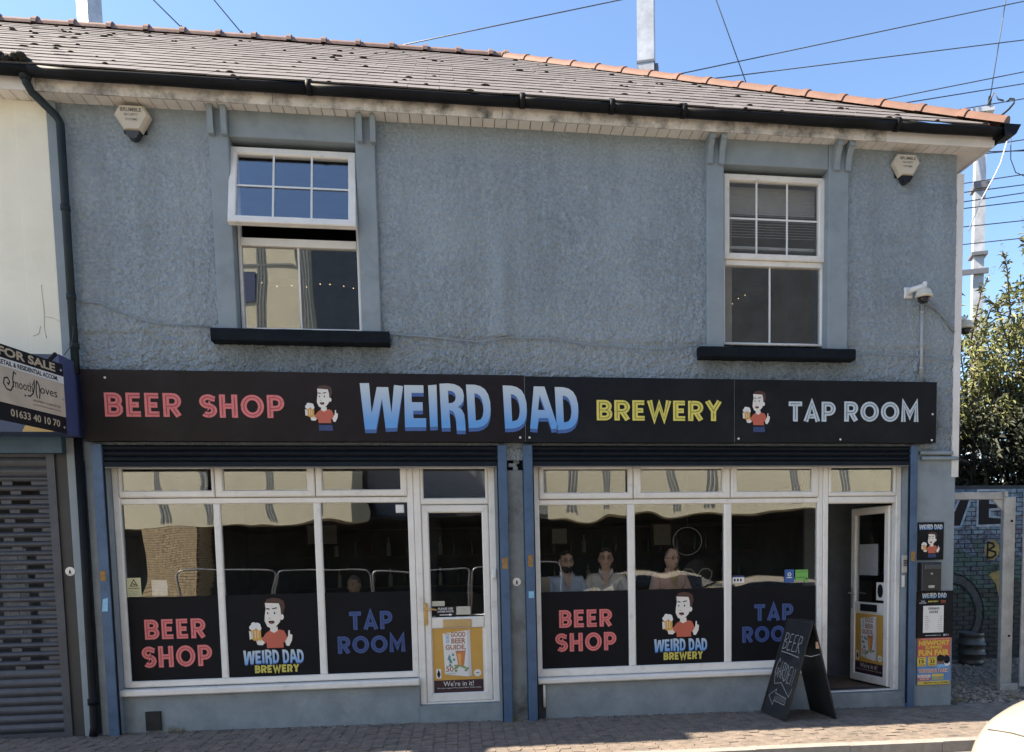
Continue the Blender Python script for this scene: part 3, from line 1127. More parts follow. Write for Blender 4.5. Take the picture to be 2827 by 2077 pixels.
tiles = []
for c in range(NC):
    s = c * gauge - .03
    off = (c % 2) * tw / 2
    x = XL + .15 + off
    while x < hip_x(s + gauge * .5) + 0.02:
        tiles.append((c, x, s))
        x += tw
tiles.sort(key=lambda t: (t[0]))
bulk = MB()
for k, (c, x, s) in enumerate(tiles):
    jit = R.uniform(-.0015, .002)
    if k < 296:
        o = link('roof_tile', tme, slope(s + R.uniform(-.006, .006), x, jit), B)
        o.rotation_euler = (pitch + R.uniform(-.003, .003), R.uniform(-.004, .004), R.uniform(-.006, .006))
    else:
        M = Matrix.Translation(slope(s + R.uniform(-.006, .006), x, jit)) @ Matrix.Rotation(pitch + R.uniform(-.003, .003), 4, 'X') @ Matrix.Rotation(R.uniform(-.004, .004), 4, 'Y')
        bulk.add([M @ Vector(v) for v in tm.v], tm.f)
o = bulk.build('roof_tiles', M_slate, B)
o['kind'] = 'stuff'
# moss lumps on the lower edges of tiles
mm = MB()
for _ in range(85):
    c = int(R.random() ** 1.4 * NC)
    s = c * gauge - .03
    x = R.uniform(XL, hip_x(s) - .2)
    p = slope(s + .01, x, .009)
    q = R.uniform(.4, 1.0)
    mm.ball(p, (R.uniform(.03, .06) * q, .03 * q, .011 * q), 7, 4)
o = mm.build('moss', M_moss, B)
o['kind'] = 'stuff'


def half_tile(p0, p1, r, r2, nrm, m, name, lift=0.0):
    """angular / half-round capping tile from p0 to p1 with a thicker collar at p1"""
    p0, p1 = Vector(p0), Vector(p1)
    d = (p1 - p0).normalized()
    side = d.cross(nrm).normalized()
    up = side.cross(d).normalized()
    n = 8
    mb = MB()
    L_ = (p1 - p0).length
    st = [(0, r), (L_ - .05, r * 1.02), (L_ - .049, r2), (L_ + .02, r2)]
    vs, fs = [], []
    for t, rr in st:
        for i in range(n + 1):
            a = math.pi * i / n
            vs.append(p0 + d * t + side * rr * math.cos(a) + up * (rr * math.sin(a) * .9 + lift))
    w_ = n + 1
    for i in range(len(st) - 1):
        for k in range(n):
            fs.append((i * w_ + k, i * w_ + k + 1, (i + 1) * w_ + k + 1, (i + 1) * w_ + k))
    fs.append(tuple(range(w_)))
    fs.append(tuple(reversed([(len(st) - 1) * w_ + k for k in range(w_)])))
    mb.add(vs, fs, 0, False)
    return mb.build(name, m, B)


x = XL - .1
while x < HX1 - .1:
    half_tile((x, RY, RZ - .05), (min(x + .49, HX1 + .05), RY, RZ - .05), .125, .155, Vector((0, 0, 1)), M_ridge, 'ridge_tile')
    x += .50
hs, he = Vector((HX0 - .02, EY + .02, EZ + .0)), Vector((HX1, RY, RZ - .04))
NH = 16
for i in range(NH):
    half_tile(hs.lerp(he, i / NH), hs.lerp(he, (i + .985) / NH), .112, .128, Vector((0.35, -.35, 1)).normalized(), M_hip, 'hip_tile', .0)
mb = MB().tube([(5.80, -.28, 6.27), (5.86, -.33, 6.32), (5.90, -.35, 6.37), (5.90, -.35, 6.41), (5.87, -.33, 6.425), (5.845, -.32, 6.40)], .011, 6)
mb.build('hip_iron', M_pipe, B)
# --- ground floor walls
part('stall_riser', M_plinth, B, (-3.338, -0.44, 0.055, 0.25, -0.2, 0.405))
part('stall_riser', M_plinth, B, (0.80, 4.03, 0.055, 0.25, -0.2, 0.365))
part('door_step', M_plinth, B, (-0.437, 0.425, 0.02, 0.30, -0.2, 0.185))
part('door_step', M_plinth, B, (4.033, 4.97, 0.02, 0.30, -0.2, 0.118))
for jb in ((0.404, 0.4265, -0.02, 0.2, -0.2, 2.86), (-3.4, -3.339, -0.03, 0.2, -0.2, 2.86), (4.97, 4.974, -0.02, 0.2, -0.2, 2.86), (0.788, 0.80, -0.02, 0.2, -0.2, 2.86)):
    part('window_jamb', M_plinth, B, jb)
part('vestibule_wall', mat('vestibule_grey', (.11, .115, .12), .8, .2), B, (4.35, 5.27, 1.25, 1.3, .118, 2.74))
mb = MB().bevbox(0.522, 0.69, 0.0, 0.25, -0.2, 2.62, 0.006)
mb.build('pillar', mat('pillar_grey', (0.19, 0.215, 0.225), 0.75, 0.2, 6, bump=.25, bs=40, bd=.006, col2=(0.05, 0.052, 0.05), c2s=2.6, c2lo=0.50, c2hi=0.72), B)
part('recess_shade_panel', mat('recess_shade', (0.04, 0.042, 0.042), .9, .4, 14), B, (.802, .885, .045, .054, -.1, .364))  # flat dark panel; the shade of a recess is put into its colour
MB().tube([(.868, .03, .36), (.868, .03, .12)], .014, 8).build('overflow_pipe', M_white, B)
mb = MB()
for i in range(7):
    a = R.uniform(.53, .6)
    mb.box(a, a + R.uniform(.05, .09), R.uniform(.0, .04), .2, 2.62 + i * .035, 2.655 + i * .035)
mb.build('pillar_head', M_plinth, B)
part('dark_recess', M_room, B, (0.50, 0.72, .12, .25, 2.6, 2.9))
MB().bevbox(5.062, 5.555, -0.004, 0.06, -0.2, 2.725, 0.006).build('corner_pilaster', M_smooth, B)
MB().bevbox(5.10, 5.50, -0.05, 0.05, 2.775, 2.815, 0.01).build('pilaster_cap', M_smooth, B)
MB().tube([(5.12, -.03, 2.735), (5.56, -.03, 2.735)], .022, 8).build('pilaster_cap', M_smooth, B)
part('wall_strip', M_plinth, B, (-3.52, -3.432, -0.01, 0.2, -0.2, 2.9))
part('wall_strip', M_smooth, B, (-3.668, -3.60, -0.035, 0.2, -0.2, 2.93))
part('wall_strip', M_smooth, B, (-3.648, -3.571, -0.03, 0.2, 3.62, 6.0))
part('lintel', M_plinth, B, (-3.4, 5.06, 0.0, 0.3, 2.85, 2.95))
# recessed stained drain box at foot of left window
part('drain_box', mat('stained_dark', (0.025, 0.024, 0.022), 0.9, 0.4, 12), B, (-3.13, -2.99, 0.025, 0.06, 0.06, 0.25))
# downpipe
Dp = MB()
Dp.tube([(-3.70, -.26, 6.09), (-3.70, -.24, 6.03), (-3.685, -.19, 5.98), (-3.54, -.09, 5.84), (-3.51, -.085, 5.78), (-3.512, -.085, 5.0), (-3.515, -.085, 3.52)], .036, 10)
dp = Dp.build('downpipe', M_pipe, B)
MB().lathe([(.041, 0), (.06, .05), (.06, .12)], (-3.70, -.26, 6.05), 10).build('gutter_outlet', M_pipe, dp)
for zz in (5.0, 4.2, 3.75):
    MB().tube([(-3.513, -.085, zz), (-3.513, -.085, zz + .05)], .043, 10).build('pipe_clip', M_pipe, dp)
Dp2 = MB().tube([(-3.545, -.06, 2.92), (-3.56, -.06, 1.2), (-3.57, -.06, .14), (-3.57, -.10, .06)], .036, 10)
dp2 = Dp2.build('downpipe', M_gut, B)
MB().tube([(-3.569, -.06, .36), (-3.569, -.06, .42)], .046, 10).build('pipe_clip', M_gut, dp2)

# --- shopfront frames
F1 = frame_mb(-3.338, -0.44, 0.485, 2.70, 0.065, 0.10, 0.17, tt=.045).build('shopfront_frame', M_upvc, B)
F2 = frame_mb(0.803, 4.035, 0.432, 2.69, 0.06, 0.10, 0.17, tb=.085, tt=.05).build('shopfront_frame', M_upvc, B)
SILL1 = MB().bevbox(-3.365, -0.437, 0.0, 0.24, 0.410, 0.476, 0.012).build('sill', M_upvc, F1)
SILL2 = MB().bevbox(0.80, 4.03, 0.0, 0.24, 0.370, 0.428, 0.012).build('sill', M_upvc, F2)


def bars(F, zt0, zt1, ztop, zbot, lights, mains, xl, xr):
    MB().bevbox(xl, xr, 0.108, 0.168, zt0, zt1, 0.008).build('transom', M_upvc, F)
    for i in range(len(mains) - 1):
        MB().bevbox(mains[i][1], mains[i + 1][0], 0.106, 0.168, zbot, zt0 - .001, 0.012).build('mullion', M_upvc, F)
    for i, (a, c) in enumerate(lights):
        lo = xl if i == 0 else (lights[i - 1][1] + a) / 2 + .004
        hi = xr if i == len(lights) - 1 else (lights[i + 1][0] + c) / 2 - .004
        sf = frame_mb(lo, hi, zt1 + .006, ztop, max(a - lo, .03), 0.085, 0.15, .012, tb=.07, tt=.03)
        sf.build('top_light', M_upvc, F)
        part('pane', M_glassL, F, (a - .01, c + .01, 0.122, 0.128, zt1 + .06, ztop - .02))
    for (a, c) in mains:
        part('pane', M_glassL, F, (a - .01, c + .01, 0.132, 0.138, zbot, zt0))


bars(F1, 2.308, 2.365, 2.685, 0.548, [(-3.255, -2.46), (-2.298, -1.483), (-1.34, -0.545)], [(-3.275, -2.41), (-2.343, -1.443), (-1.370, -0.503)], -3.275, -0.50)
bars(F2, 2.265, 2.32, 2.68, 0.514, [(0.915, 1.79), (1.967, 2.881), (3.042, 3.938)], [(0.862, 1.815), (1.895, 2.896), (2.98, 3.967)], 0.862, 3.977)
# --- closed door (left shopfront)
D1 = frame_mb(-0.437, 0.402, 0.187, 2.70, 0.07, 0.095, 0.18, tb=.02, tt=.05).build('door_frame', M_upvc, B)
frame_mb(-0.366, 0.331, 2.283, 2.688, 0.03, 0.10, 0.16, .01, tb=.065).build('top_light', M_upvc, D1)
part('pane', M_glassL, D1, (-0.345, 0.312, 0.125, 0.131, 2.34, 2.668))
lf = frame_mb(-0.365, 0.328, 0.207, 2.276, 0.072, 0.105, 0.165, .012, tb=.095, tt=.08).build('door_leaf', M_upvc, D1)
MB().bevbox(-0.292, 0.255, 0.108, 0.164, 0.988, 1.106, .01).build('door_rail', M_upvc, D1)
part('pane', M_glassL, D1, (-0.296, 0.258, 0.13, 0.136, 1.10, 2.20))
part('door_panel', M_upvc, D1, (-0.296, 0.258, 0.13, 0.15, 0.30, 0.99))
MB().bevbox(-0.178, 0.118, 0.095, 0.107, 0.998, 1.082, .006).build('letterbox', mat('brass_pale', (0.55, 0.38, 0.17), 0.4, .08, metal=.3), D1)
hd = MB()
hd.bevbox(-0.368, -0.334, 0.09, 0.104, 1.03, 1.262, .004)
hd.tube([(-.351, .095, 1.20), (-.351, .05, 1.20), (-.30, .045, 1.198), (-.235, .05, 1.19)], .010, 8)
hd.tube([(-.351, .095, 1.09), (-.351, .084, 1.09)], .010, 8)
hd.build('door_handle', M_brass, D1)
# --- open door (right shopfront)
D2 = frame_mb(4.037, 4.968, 0.122, 2.70, 0.062, 0.095, 0.18, tb=.012, tt=.05).build('door_frame', M_upvc, B)
MB().bevbox(4.10, 4.906, 0.10, 0.17, 2.255, 2.33, .01).build('transom', M_upvc, D2)
frame_mb(4.10, 4.906, 2.335, 2.685, .03, .09, .15, .01, tb=.05).build('top_light', M_upvc, D2)
part('pane', M_glassL, D2, (4.12, 4.885, 0.12, 0.126, 2.37, 2.67))
part('threshold', M_gasket, D2, (4.10, 4.905, .17, .32, .119, .135))
HG = Matrix.Translation((4.88, 0.19, 0)) @ Matrix.Rotation(rad(-82), 4, 'Z')
lw = 0.70


def hb(mb_, name, m):
    return mb_.xform(HG).build(name, m, D2)


hb(frame_mb(-lw, -0.005, 0.14, 2.235, .085, 0, .06, .01, tb=.10, tt=.085), 'door_leaf', M_upvc)
hb(MB().box(-lw + .08, -.09, .004, .056, .985, 1.105), 'door_rail', M_upvc)
hb(MB().box(-lw + .08, -.085, .027, .033, 1.10, 2.16), 'pane', M_glassL)
hb(MB().box(-lw + .08, -.085, .02, .04, .235, .99), 'door_panel', M_upvc)
hb(MB().box(-lw + .2, -.2, -.006, .004, 1.0, 1.085), 'letterbox', M_ink)
hb(MB().box(-lw + .02, -lw + .055, -.008, .0, 1.02, 1.28).tube([(-lw + .037, 0, 1.21), (-lw + .037, -.05, 1.21), (-lw + .14, -.05, 1.20)], .011, 8), 'door_handle', M_galv)

# --- ground floor room
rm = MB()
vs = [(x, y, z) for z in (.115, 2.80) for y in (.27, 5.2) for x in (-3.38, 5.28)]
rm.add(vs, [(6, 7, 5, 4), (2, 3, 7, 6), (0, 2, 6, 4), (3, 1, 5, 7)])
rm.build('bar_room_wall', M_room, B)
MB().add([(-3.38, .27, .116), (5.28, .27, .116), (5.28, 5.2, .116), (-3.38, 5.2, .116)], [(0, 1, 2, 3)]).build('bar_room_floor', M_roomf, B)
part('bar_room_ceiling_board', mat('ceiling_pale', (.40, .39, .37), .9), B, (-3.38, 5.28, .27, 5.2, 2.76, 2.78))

# ================================================================== NEIGHBOURING BUILDING (left)
NB = thing('neighbour_building', 'cream painted neighbouring building at the left edge with shuttered shop below', 'building', (-5.5, 0, 0))
b = MB()
vs, fs = [], []
gx2 = cuts(-12, -3.652, [-4.6], 0.14)
gz2 = cuts(3.3, 6.02, [], 0.14)
for x in gx2:
    for z in gz2:
        vs.append((x, 0.0 - 0.006 * nz_(Vector((x * 2.3, 2, z * 2.1))), z))
k2 = len(gz2)
for i in range(len(gx2) - 1):
    for j in range(k2 - 1):
        fs.append((i * k2 + j, (i + 1) * k2 + j, (i + 1) * k2 + j + 1, i * k2 + j + 1))
b.add(vs, fs, 0, True)
b.build('front_wall', M_cream, NB)
part('wall_core', M_room, NB, (-12, -3.655, 0.03, .3, 2.7, 6.02))
# slightly raised vertical band and hairline cracks in the render
MB().bevbox(-3.93, -3.655, -0.010, 0.02, 3.6, 6.0, .004).build('render_band', M_cream, NB)
cr = MB()
for pts in ([(-3.80, 4.35), (-3.79, 4.1), (-3.80, 3.95), (-3.785, 3.86)], [(-3.785, 4.06), (-3.72, 4.05), (-3.66, 4.02)], [(-3.9, 3.88), (-3.85, 3.9), (-3.83, 3.97)]):
    for p, q in zip(pts[:-1], pts[1:]):
        cr.tube([(p[0], -.0125, p[1]), (q[0], -.0125, q[1])], .0022, 4)
cr.build('wall_crack', mat('crack_dark', (0.50, 0.47, 0.39), 0.9), NB)
x = XL - .06
while x > -6.2:
    link('soffit_board', sme, (x, 0, 6.004), NB)
    x -= 0.118
MB().bevbox(-12, XL - .004, -0.205, -0.187, 5.99, 6.17, 0.004).build('fascia_board', M_fasc, NB)
gutter(-6.5, XL - .004, 'gutter', NB, M_gut)
mm = MB()
for _ in range(40):
    mm.ball((R.uniform(-4.5, -3.68), -.29 + R.uniform(-.03, .05), 6.20 + R.uniform(-.015, .03)), (.05, .05, .03), 7, 4)
o = mm.build('moss', M_moss, NB)
o['kind'] = 'stuff'
bulk = MB()
for c in range(NC):
    s = c * gauge - .03
    x = XL - .15 + (c % 2) * tw / 2
    n_ = 0
    while x > -6.6:
        if n_ < 9:
            o = link('roof_tile', tme, slope(s + R.uniform(-.006, .006), x, R.uniform(-.003, .004)), NB)
            o.rotation_euler = (pitch + R.uniform(-.003, .003), R.uniform(-.004, .004), 0)
        else:
            M = Matrix.Translation(slope(s, x, R.uniform(-.003, .004))) @ RM
            bulk.add([M @ Vector(v) for v in tm.v], tm.f)
        x -= tw
        n_ += 1
o = bulk.build('roof_tiles', M_slate, NB)
o['kind'] = 'stuff'
mm = MB()
for _ in range(36):
    c = int(R.random() * NC)
    mm.ball(slope(c * gauge - .02, R.uniform(-5.9, -3.7), .009), (R.uniform(.02, .06), .025, .010), 7, 4)
o = mm.build('moss', M_moss, NB)
o['kind'] = 'stuff'
x = XL - .1
while x > -7:
    half_tile((x - .5, RY, RZ - .05), (x - .01, RY, RZ - .05), .125, .155, Vector((0, 0, 1)), M_ridge, 'ridge_tile').parent = NB
    o = COL.objects[-1]
    x -= .5
for o in list(COL.objects):
    if o.parent is NB and o.name.startswith('ridge_tile'):
        o.location = o.location + WL['shop_building'] - WL['neighbour_building']
# unseen eaves added to step the pavement shadow, then the dark unit
part('shadow_eaves', M_soff, NB, (-12, -4.55, -0.62, -0.2, 6.05, 6.2))
part('shop_fascia', mat('fascia_blue', (0.035, 0.055, 0.115), 0.5, .15), NB, (-12, -3.535, -0.40, 0.0, 2.93, 3.62))
MB().bevbox(-3.536, -3.514, -0.402, 0.01, 2.928, 3.622, .004).build('fascia_end', mat('fascia_end_blue', (0.065, 0.08, 0.19), 0.5, .1, 4, col2=(0.16, 0.15, 0.30), c2s=2.6, c2lo=.6, c2hi=.66), NB)
MB().flat([(-3.86, 2.931), (-3.60, 2.931), (-3.575, 3.05), (-3.80, 3.05)], -0.404).build('fascia_lettering', mat('fascia_yellow', (0.46, 0.31, 0.10), 0.5), NB)
part('shutter_box', mat('box_blue', (0.04, 0.085, 0.13), 0.5, .2), NB, (-12, -3.67, -0.12, 0.1, 2.78, 2.93))
part('door_post', mat('post_dark', (0.035, 0.034, 0.033), 0.6, .2), NB, (-3.772, -3.669, -0.03, 0.2, -0.1, 2.79))
part('dark_interior', M_room, NB, (-12, -3.9, 1.2, 1.25, -0.1, 2.8), (-12, -3.8, .3, 1.2, 2.6, 2.8))
ob = part('goods', mat('pale_goods', (0.3, 0.33, 0.36), .6, .4, 14), NB, (-4.6, -4.35, .5, .6, 1.0, 1.9), (-4.2, -4.0, .4, .5, .9, 1.5))

# roller shutter with punched slats on the neighbour
M_steel = mat('shutter_steel', (0.058, 0.062, 0.075), 0.5, 0.2, 7, metal=0.2)
RS = thing('roller_shutter', 'grey steel roller shutter with punched slats, closed over the unit under the sale board', 'roller shutter', (-5, 0, 0))
part('guide_rail', M_steel, RS, (-3.846, -3.774, -0.05, 0.05, 0.03, 2.79))


def slat_profile(h):
    out = []
    for i in range(6):
        a = math.pi * i / 5
        out.append((-0.018 * math.sin(a) - 0.004, h * i / 5))
    return out


ph = 0.0885
sol = MB()
solid = MB().prism([(y, z) for y, z in slat_profile(ph * .98)] + [(0.004, ph * .98), (0.004, 0)], -5.6, -3.848, 0, 'x')
sme_ = solid.mesh('slat', M_steel, (-4.7, 0, 0))


def punched(off):
    mb = MB()
    up = [(y, .036 + z) for y, z in slat_profile(ph * .57)]
    mb.prism(up + [(0.004, .036 + ph * .57), (0.004, .036)], -5.6, -3.848, 0, 'x')
    x_ = -5.6
    xe = -3.96 + off
    mb.box(xe, -3.848, -.008, .004, 0.0015, .0355)
    while xe - .18 > -5.6:
        mb.box(xe - .255, xe - .165, -.008, .004, 0.0015, .0355)
        xe -= .255
    return mb.mesh('slat', M_steel, (-4.7, 0, 0))


pm = [punched(0.0), punched(-.07), punched(0.02), punched(-.05)]
z = 0.10
k = 0
while z < 2.76:
    punch = k >= 7 and k < 28
    o = link('slat', pm[k % 4] if punch else sme_, (-4.7, 0, z), RS)
    z += ph
    k += 1
part('bottom_rail', M_steel, RS, (-5.6, -3.848, -.03, .02, .03, .098))

# ================================================================== ROLLER SHUTTERS OF THE SHOP
for (x0, x1, pl, lab) in ((-3.34, 0.43, ((-3.432, -3.34), (0.43, 0.521)), 'rolled up navy roller shutter with blue guide posts round the window beside the closed door'),
                          (0.785, 4.975, ((0.692, 0.785), (4.975, 5.057)), 'rolled up navy roller shutter with blue guide posts round the window beside the open door')):
    t = thing('roller_shutter', lab, 'roller shutter', ((x0 + x1) / 2, 0, 0), 'rolled up shutters over the shop windows')
    for (a, c) in pl:
        p = MB().bevbox(a, c, -0.075, 0.09, -0.05, 2.872, .004).build('guide_post', M_blue, t)
        s = 1 if a < (x0 + x1) / 2 else -1
        e = c if s > 0 else a
        MB().box(min(e, e + s * .012), max(e, e + s * .012), -0.06, -0.045, 0.0, 2.66).build('guide_lip', M_shut, p)
    part('shutter_housing', M_shut, t, (x0 + .002, x1 - .002, 0.0, 0.25, 2.66, 2.87))
    for i in range(3):
        z0 = 2.655 + .052 + i * .054
        prof = [(-.035 - .022 * math.sin(math.pi * q / 5), z0 + .050 * q / 5) for q in range(6)]
        MB().prism(prof + [(-.005, z0 + .05), (-.005, z0)], x0 + .002, x1 - .002, 0, 'x').build('slat', M_shut, t)
    MB().bevbox(x0 + .002, x1 - .002, -.058, -.01, 2.655, 2.703, .004).build('bottom_bar', M_shut, t)
    part('bottom_bar_seal', mat('seal_grey', (0.16, 0.155, 0.15), .6), t, (x0 + .004, x1 - .004, -.055, -.012, 2.646, 2.655))

# ================================================================== FASCIA SIGN
SG = thing('shop_sign', 'long black fascia sign with pink, blue, yellow and white lettering and two drinker emblems', 'shop sign', (0.9, -0.12, 2.89))
SY = -0.120
for i, (x0, x1, z0, z1, m) in enumerate(((-3.462, 0.7135, 2.892, 3.556, M_signl), (0.7165, 2.929, 2.889, 3.547, M_sign), (2.932, 5.235, 2.892, 3.546, M_sign))):
    part('sign_panel', m, SG, (x0, x1, SY, -.03, z0, z1))
part('sign_backing', M_shut, SG, (-3.44, 5.21, -.03, .0, 2.9, 3.53))
inline(MB(), 'BEER', -3.267, -2.58, 3.118, 3.342, SY - .003).build('lettering', [M_pink, mat('inline_red', (0.33, 0.045, 0.05), .6)], SG)
inline(MB(), 'SHOP', -2.417, -1.637, 3.114, 3.334, SY - .003).build('lettering', [M_pink, MATS['inline_red']], SG)
M_bigg = grad_mat('pale_to_blue_print', 3.08, (0.115, 0.33, 0.70), 3.42, (0.50, 0.57, 0.62))
M_bigs = mat('deep_blue_print', (0.05, 0.12, 0.34), .5, .05)
bigword(MB(), -0.911, 1.263, 2.966, 3.466, SY - .002).build('lettering', [M_bigg, M_bigs], SG)
inline(MB(), 'BREWERY', 1.454, 2.785, 3.112, 3.318, SY - .003, gap=.10).build('lettering', [M_yell, mat('inline_olive', (0.22, 0.19, 0.03), .6)], SG)
inline(MB(), 'TAP', 3.531, 4.057, 3.113, 3.322, SY - .003, gap=.08).build('lettering', [M_ice, mat('inline_grey', (0.12, 0.135, 0.15), .6)], SG)
inline(MB(), 'ROOM', 4.160, 5.022, 3.116, 3.328, SY - .003, gap=.10).build('lettering', [M_ice, MATS['inline_grey']], SG)
emblem(MB(), -1.445, -1.125, 2.995, 3.435, SY - .003, True).build('emblem', EMB, SG)
emblem(MB(), 3.008, 3.325, 3.0, 3.43, SY - .003, True).build('emblem', EMB, SG)
for xx in (.715, 2.9305):
    part('panel_seam', M_galv, SG, (xx - .003, xx + .003, SY + .002, SY + .02, 2.895, 3.54))
for (x, z) in ((.66, 2.935), (.755, 2.935), (2.975, 2.93), (4.12, 2.925), (5.19, 3.20), (5.185, 2.92), (-3.25, 3.48)):
    MB().lathe([(.012, 0), (.011, .004), (.005, .007)], (x, SY, z), 8, 0, '-y').build('screw_cap', M_whitep, SG)

# ================================================================== WINDOW VINYLS
VY = 0.128
P1 = [(-3.272, -2.411), (-2.342, -1.444), (-1.369, -0.504)]
P2 = [(0.863, 1.814), (1.896, 2.895), (2.981, 3.966)]
M_wb = grad_mat('pale_to_blue_small', 0.66, (0.115, 0.33, 0.70), 0.83, (0.52, 0.60, 0.64))
M_ir = MATS['inline_red']
M_inb = mat('inline_navy', (0.012, 0.02, 0.06), .6)


def vinyl(x0, x1, z0, z1, label):
    t = thing('window_vinyl', label, 'window vinyl', ((x0 + x1) / 2, VY, z0), 'black vinyls across the shop windows')
    part('vinyl_sheet', M_vinyl, t, (x0, x1, VY, VY + .003, z0, z1))
    return t


side = ('left window', 'right window')
for k, PP in enumerate((P1, P2)):
    zt = 1.39 if k == 0 else 1.344
    zb = 0.549 if k == 0 else 0.515
    a, c = PP[0]
    t = vinyl(a, c, zb, zt, ('black vinyl with pink BEER SHOP letters, below the yellow camera warning sticker', 'black vinyl with pink BEER SHOP letters, in front of the bearded seated man')[k])
    m = (a + c) / 2 - (.02 if k == 0 else .03)
    if k == 0:
        inline(MB(), 'BEER', -3.125, -2.547, .965, 1.165, VY - .003).build('lettering', [M_pink, M_ir], t)
        inline(MB(), 'SHOP', -3.165, -2.50, .680, .895, VY - .003).build('lettering', [M_pink, M_ir], t)
    else:
        inline(MB(), 'BEER', 1.055, 1.635, .955, 1.145, VY - .003).build('lettering', [M_pink, M_ir], t)
        inline(MB(), 'SHOP', 1.01, 1.675, .695, .895, VY - .003).build('lettering', [M_pink, M_ir], t)
    a, c = PP[1]
    t = vinyl(a, c, zb, zt, ('black vinyl with drinker emblem over brewery name, middle pane beside the closed door', 'black vinyl with drinker emblem over brewery name, before the man in peach shirt')[k])
    if k == 0:
        emblem(MB(), -2.135, -1.70, .84, 1.355, VY - .003).build('emblem', EMB, t)
        bigword(MB(), -2.195, -1.605, .665, .825, VY - .002).build('lettering', [M_wb, M_bigs], t)
        inline(MB(), 'BREWERY', -2.09, -1.655, .587, .665, VY - .003, gap=.1).build('lettering', [M_yell, MATS['inline_olive']], t)
    else:
        emblem(MB(), 2.18, 2.615, .815, 1.31, VY - .003).build('emblem', EMB, t)
        bigword(MB(), 2.10, 2.70, .645, .80, VY - .002).build('lettering', [M_wb, M_bigs], t)
        inline(MB(), 'BREWERY', 2.205, 2.65, .565, .648, VY - .003, gap=.1).build('lettering', [M_yell, MATS['inline_olive']], t)
    a, c = PP[2]
    t = vinyl(a, c, zb, zt, ('black vinyl with blue TAP ROOM letters, next to the closed door', 'black vinyl with blue TAP ROOM letters, partly hidden by the chalkboard')[k])
    if k == 0:
        inline(MB(), 'TAP', -1.135, -.70, 1.0, 1.19, VY - .003, gap=.12).build('lettering', [M_blup, M_inb], t)
        inline(MB(), 'ROOM', -1.26, -.575, .755, .935, VY - .003, gap=.1).build('lettering', [M_blup, M_inb], t)
    else:
        inline(MB(), 'TAP', 3.245, 3.70, .965, 1.15, VY - .003, gap=.12).build('lettering', [M_blup, M_inb], t)
        inline(MB(), 'ROOM', 3.105, 3.79, .725, .905, VY - .003, gap=.1).build('lettering', [M_blup, M_inb], t)

# ================================================================== SMALL NOTICES ON THE FRONT
M_stk = mat('sticker_cream', (0.55, 0.54, 0.33), .6, .05)
t = thing('warning_sticker', 'pale yellow camera warning sticker with black triangle, low in the far left pane', 'sticker', (-3.2, .12, 1.395))
part('sheet', M_stk, t, (-3.265, -3.135, .126, .1285, 1.397, 1.585))
b = MB()
b.flat([(-3.24, 1.50), (-3.16, 1.50), (-3.20, 1.575)], .1255, 0, [[(-3.226, 1.508), (-3.174, 1.508), (-3.20, 1.558)]])
b.flat([(-3.215, 1.522), (-3.188, 1.513), (-3.18, 1.522), (-3.207, 1.532)], .1255)
text(b, 'WARNING', -3.255, -3.147, 1.472, 1.488, .1255)
for i in range(3):
    text(b, ('These premises', 'are under CCTV', 'surveillance')[i], -3.25, -3.15, 1.446 - i * .018, 1.458 - i * .018, .1255, 0, 0)
b.build('print', M_ink, t)
t = thing('paper_notice', 'white blank paper notice standing behind the far left pane', 'notice', (-3.0, .145, 1.395))
MB().add([(-3.04, .148, 1.397), (-2.90, .150, 1.397), (-2.895, .152, 1.49), (-2.90, .15, 1.555), (-3.045, .15, 1.56), (-3.04, .152, 1.397), (-2.90, .154, 1.397), (-2.895, .156, 1.49), (-2.90, .154, 1.555), (-3.045, .154, 1.56)],
         [(0, 1, 2, 3, 4), (9, 8, 7, 6, 5)]).build('sheet', M_whitep, t)
t = thing('window_sensor', 'small white round cornered sticker at the top of the pane beside the closed door', 'sticker', (-.56, .12, 2.2))
MB().bevbox(-.625, -.54, .12, .131, 2.20, 2.285, .012).build('plate', M_whitep, t)

t = thing('direction_notice', 'small black notice with white arrow pointing to the other door, on the closed door', 'notice', (-.05, .125, 1.1))
part('sheet', M_ink, t, (-.252, -.045, .125, .128, 1.10, 1.222))
b = MB()
text(b, 'PLEASE USE', -.225, -.070, 1.185, 1.206, .1245)
text(b, 'OTHER DOOR', -.23, -.062, 1.155, 1.176, .1245)
b.flat([(-.21, 1.126), (-.11, 1.126), (-.11, 1.117), (-.075, 1.1305), (-.11, 1.144), (-.11, 1.134), (-.21, 1.134)], .1245)
b.build('print', M_whitep, t)
M_foil = mat('pale_paper', (0.46, 0.45, 0.38), .5, .25, 40)
t = tag(part('paper_scrap', M_foil, None, (-.035, .112, .125, .127, 1.128, 1.214)), 'crumpled pale green paper square right of the arrow notice', 'notice')
t = tag(part('paper_scrap', M_foil, None, (-.285, -.155, .1255, .1275, 1.224, 1.276)), 'pale paper strip stuck above the arrow notice on the closed door', 'notice')


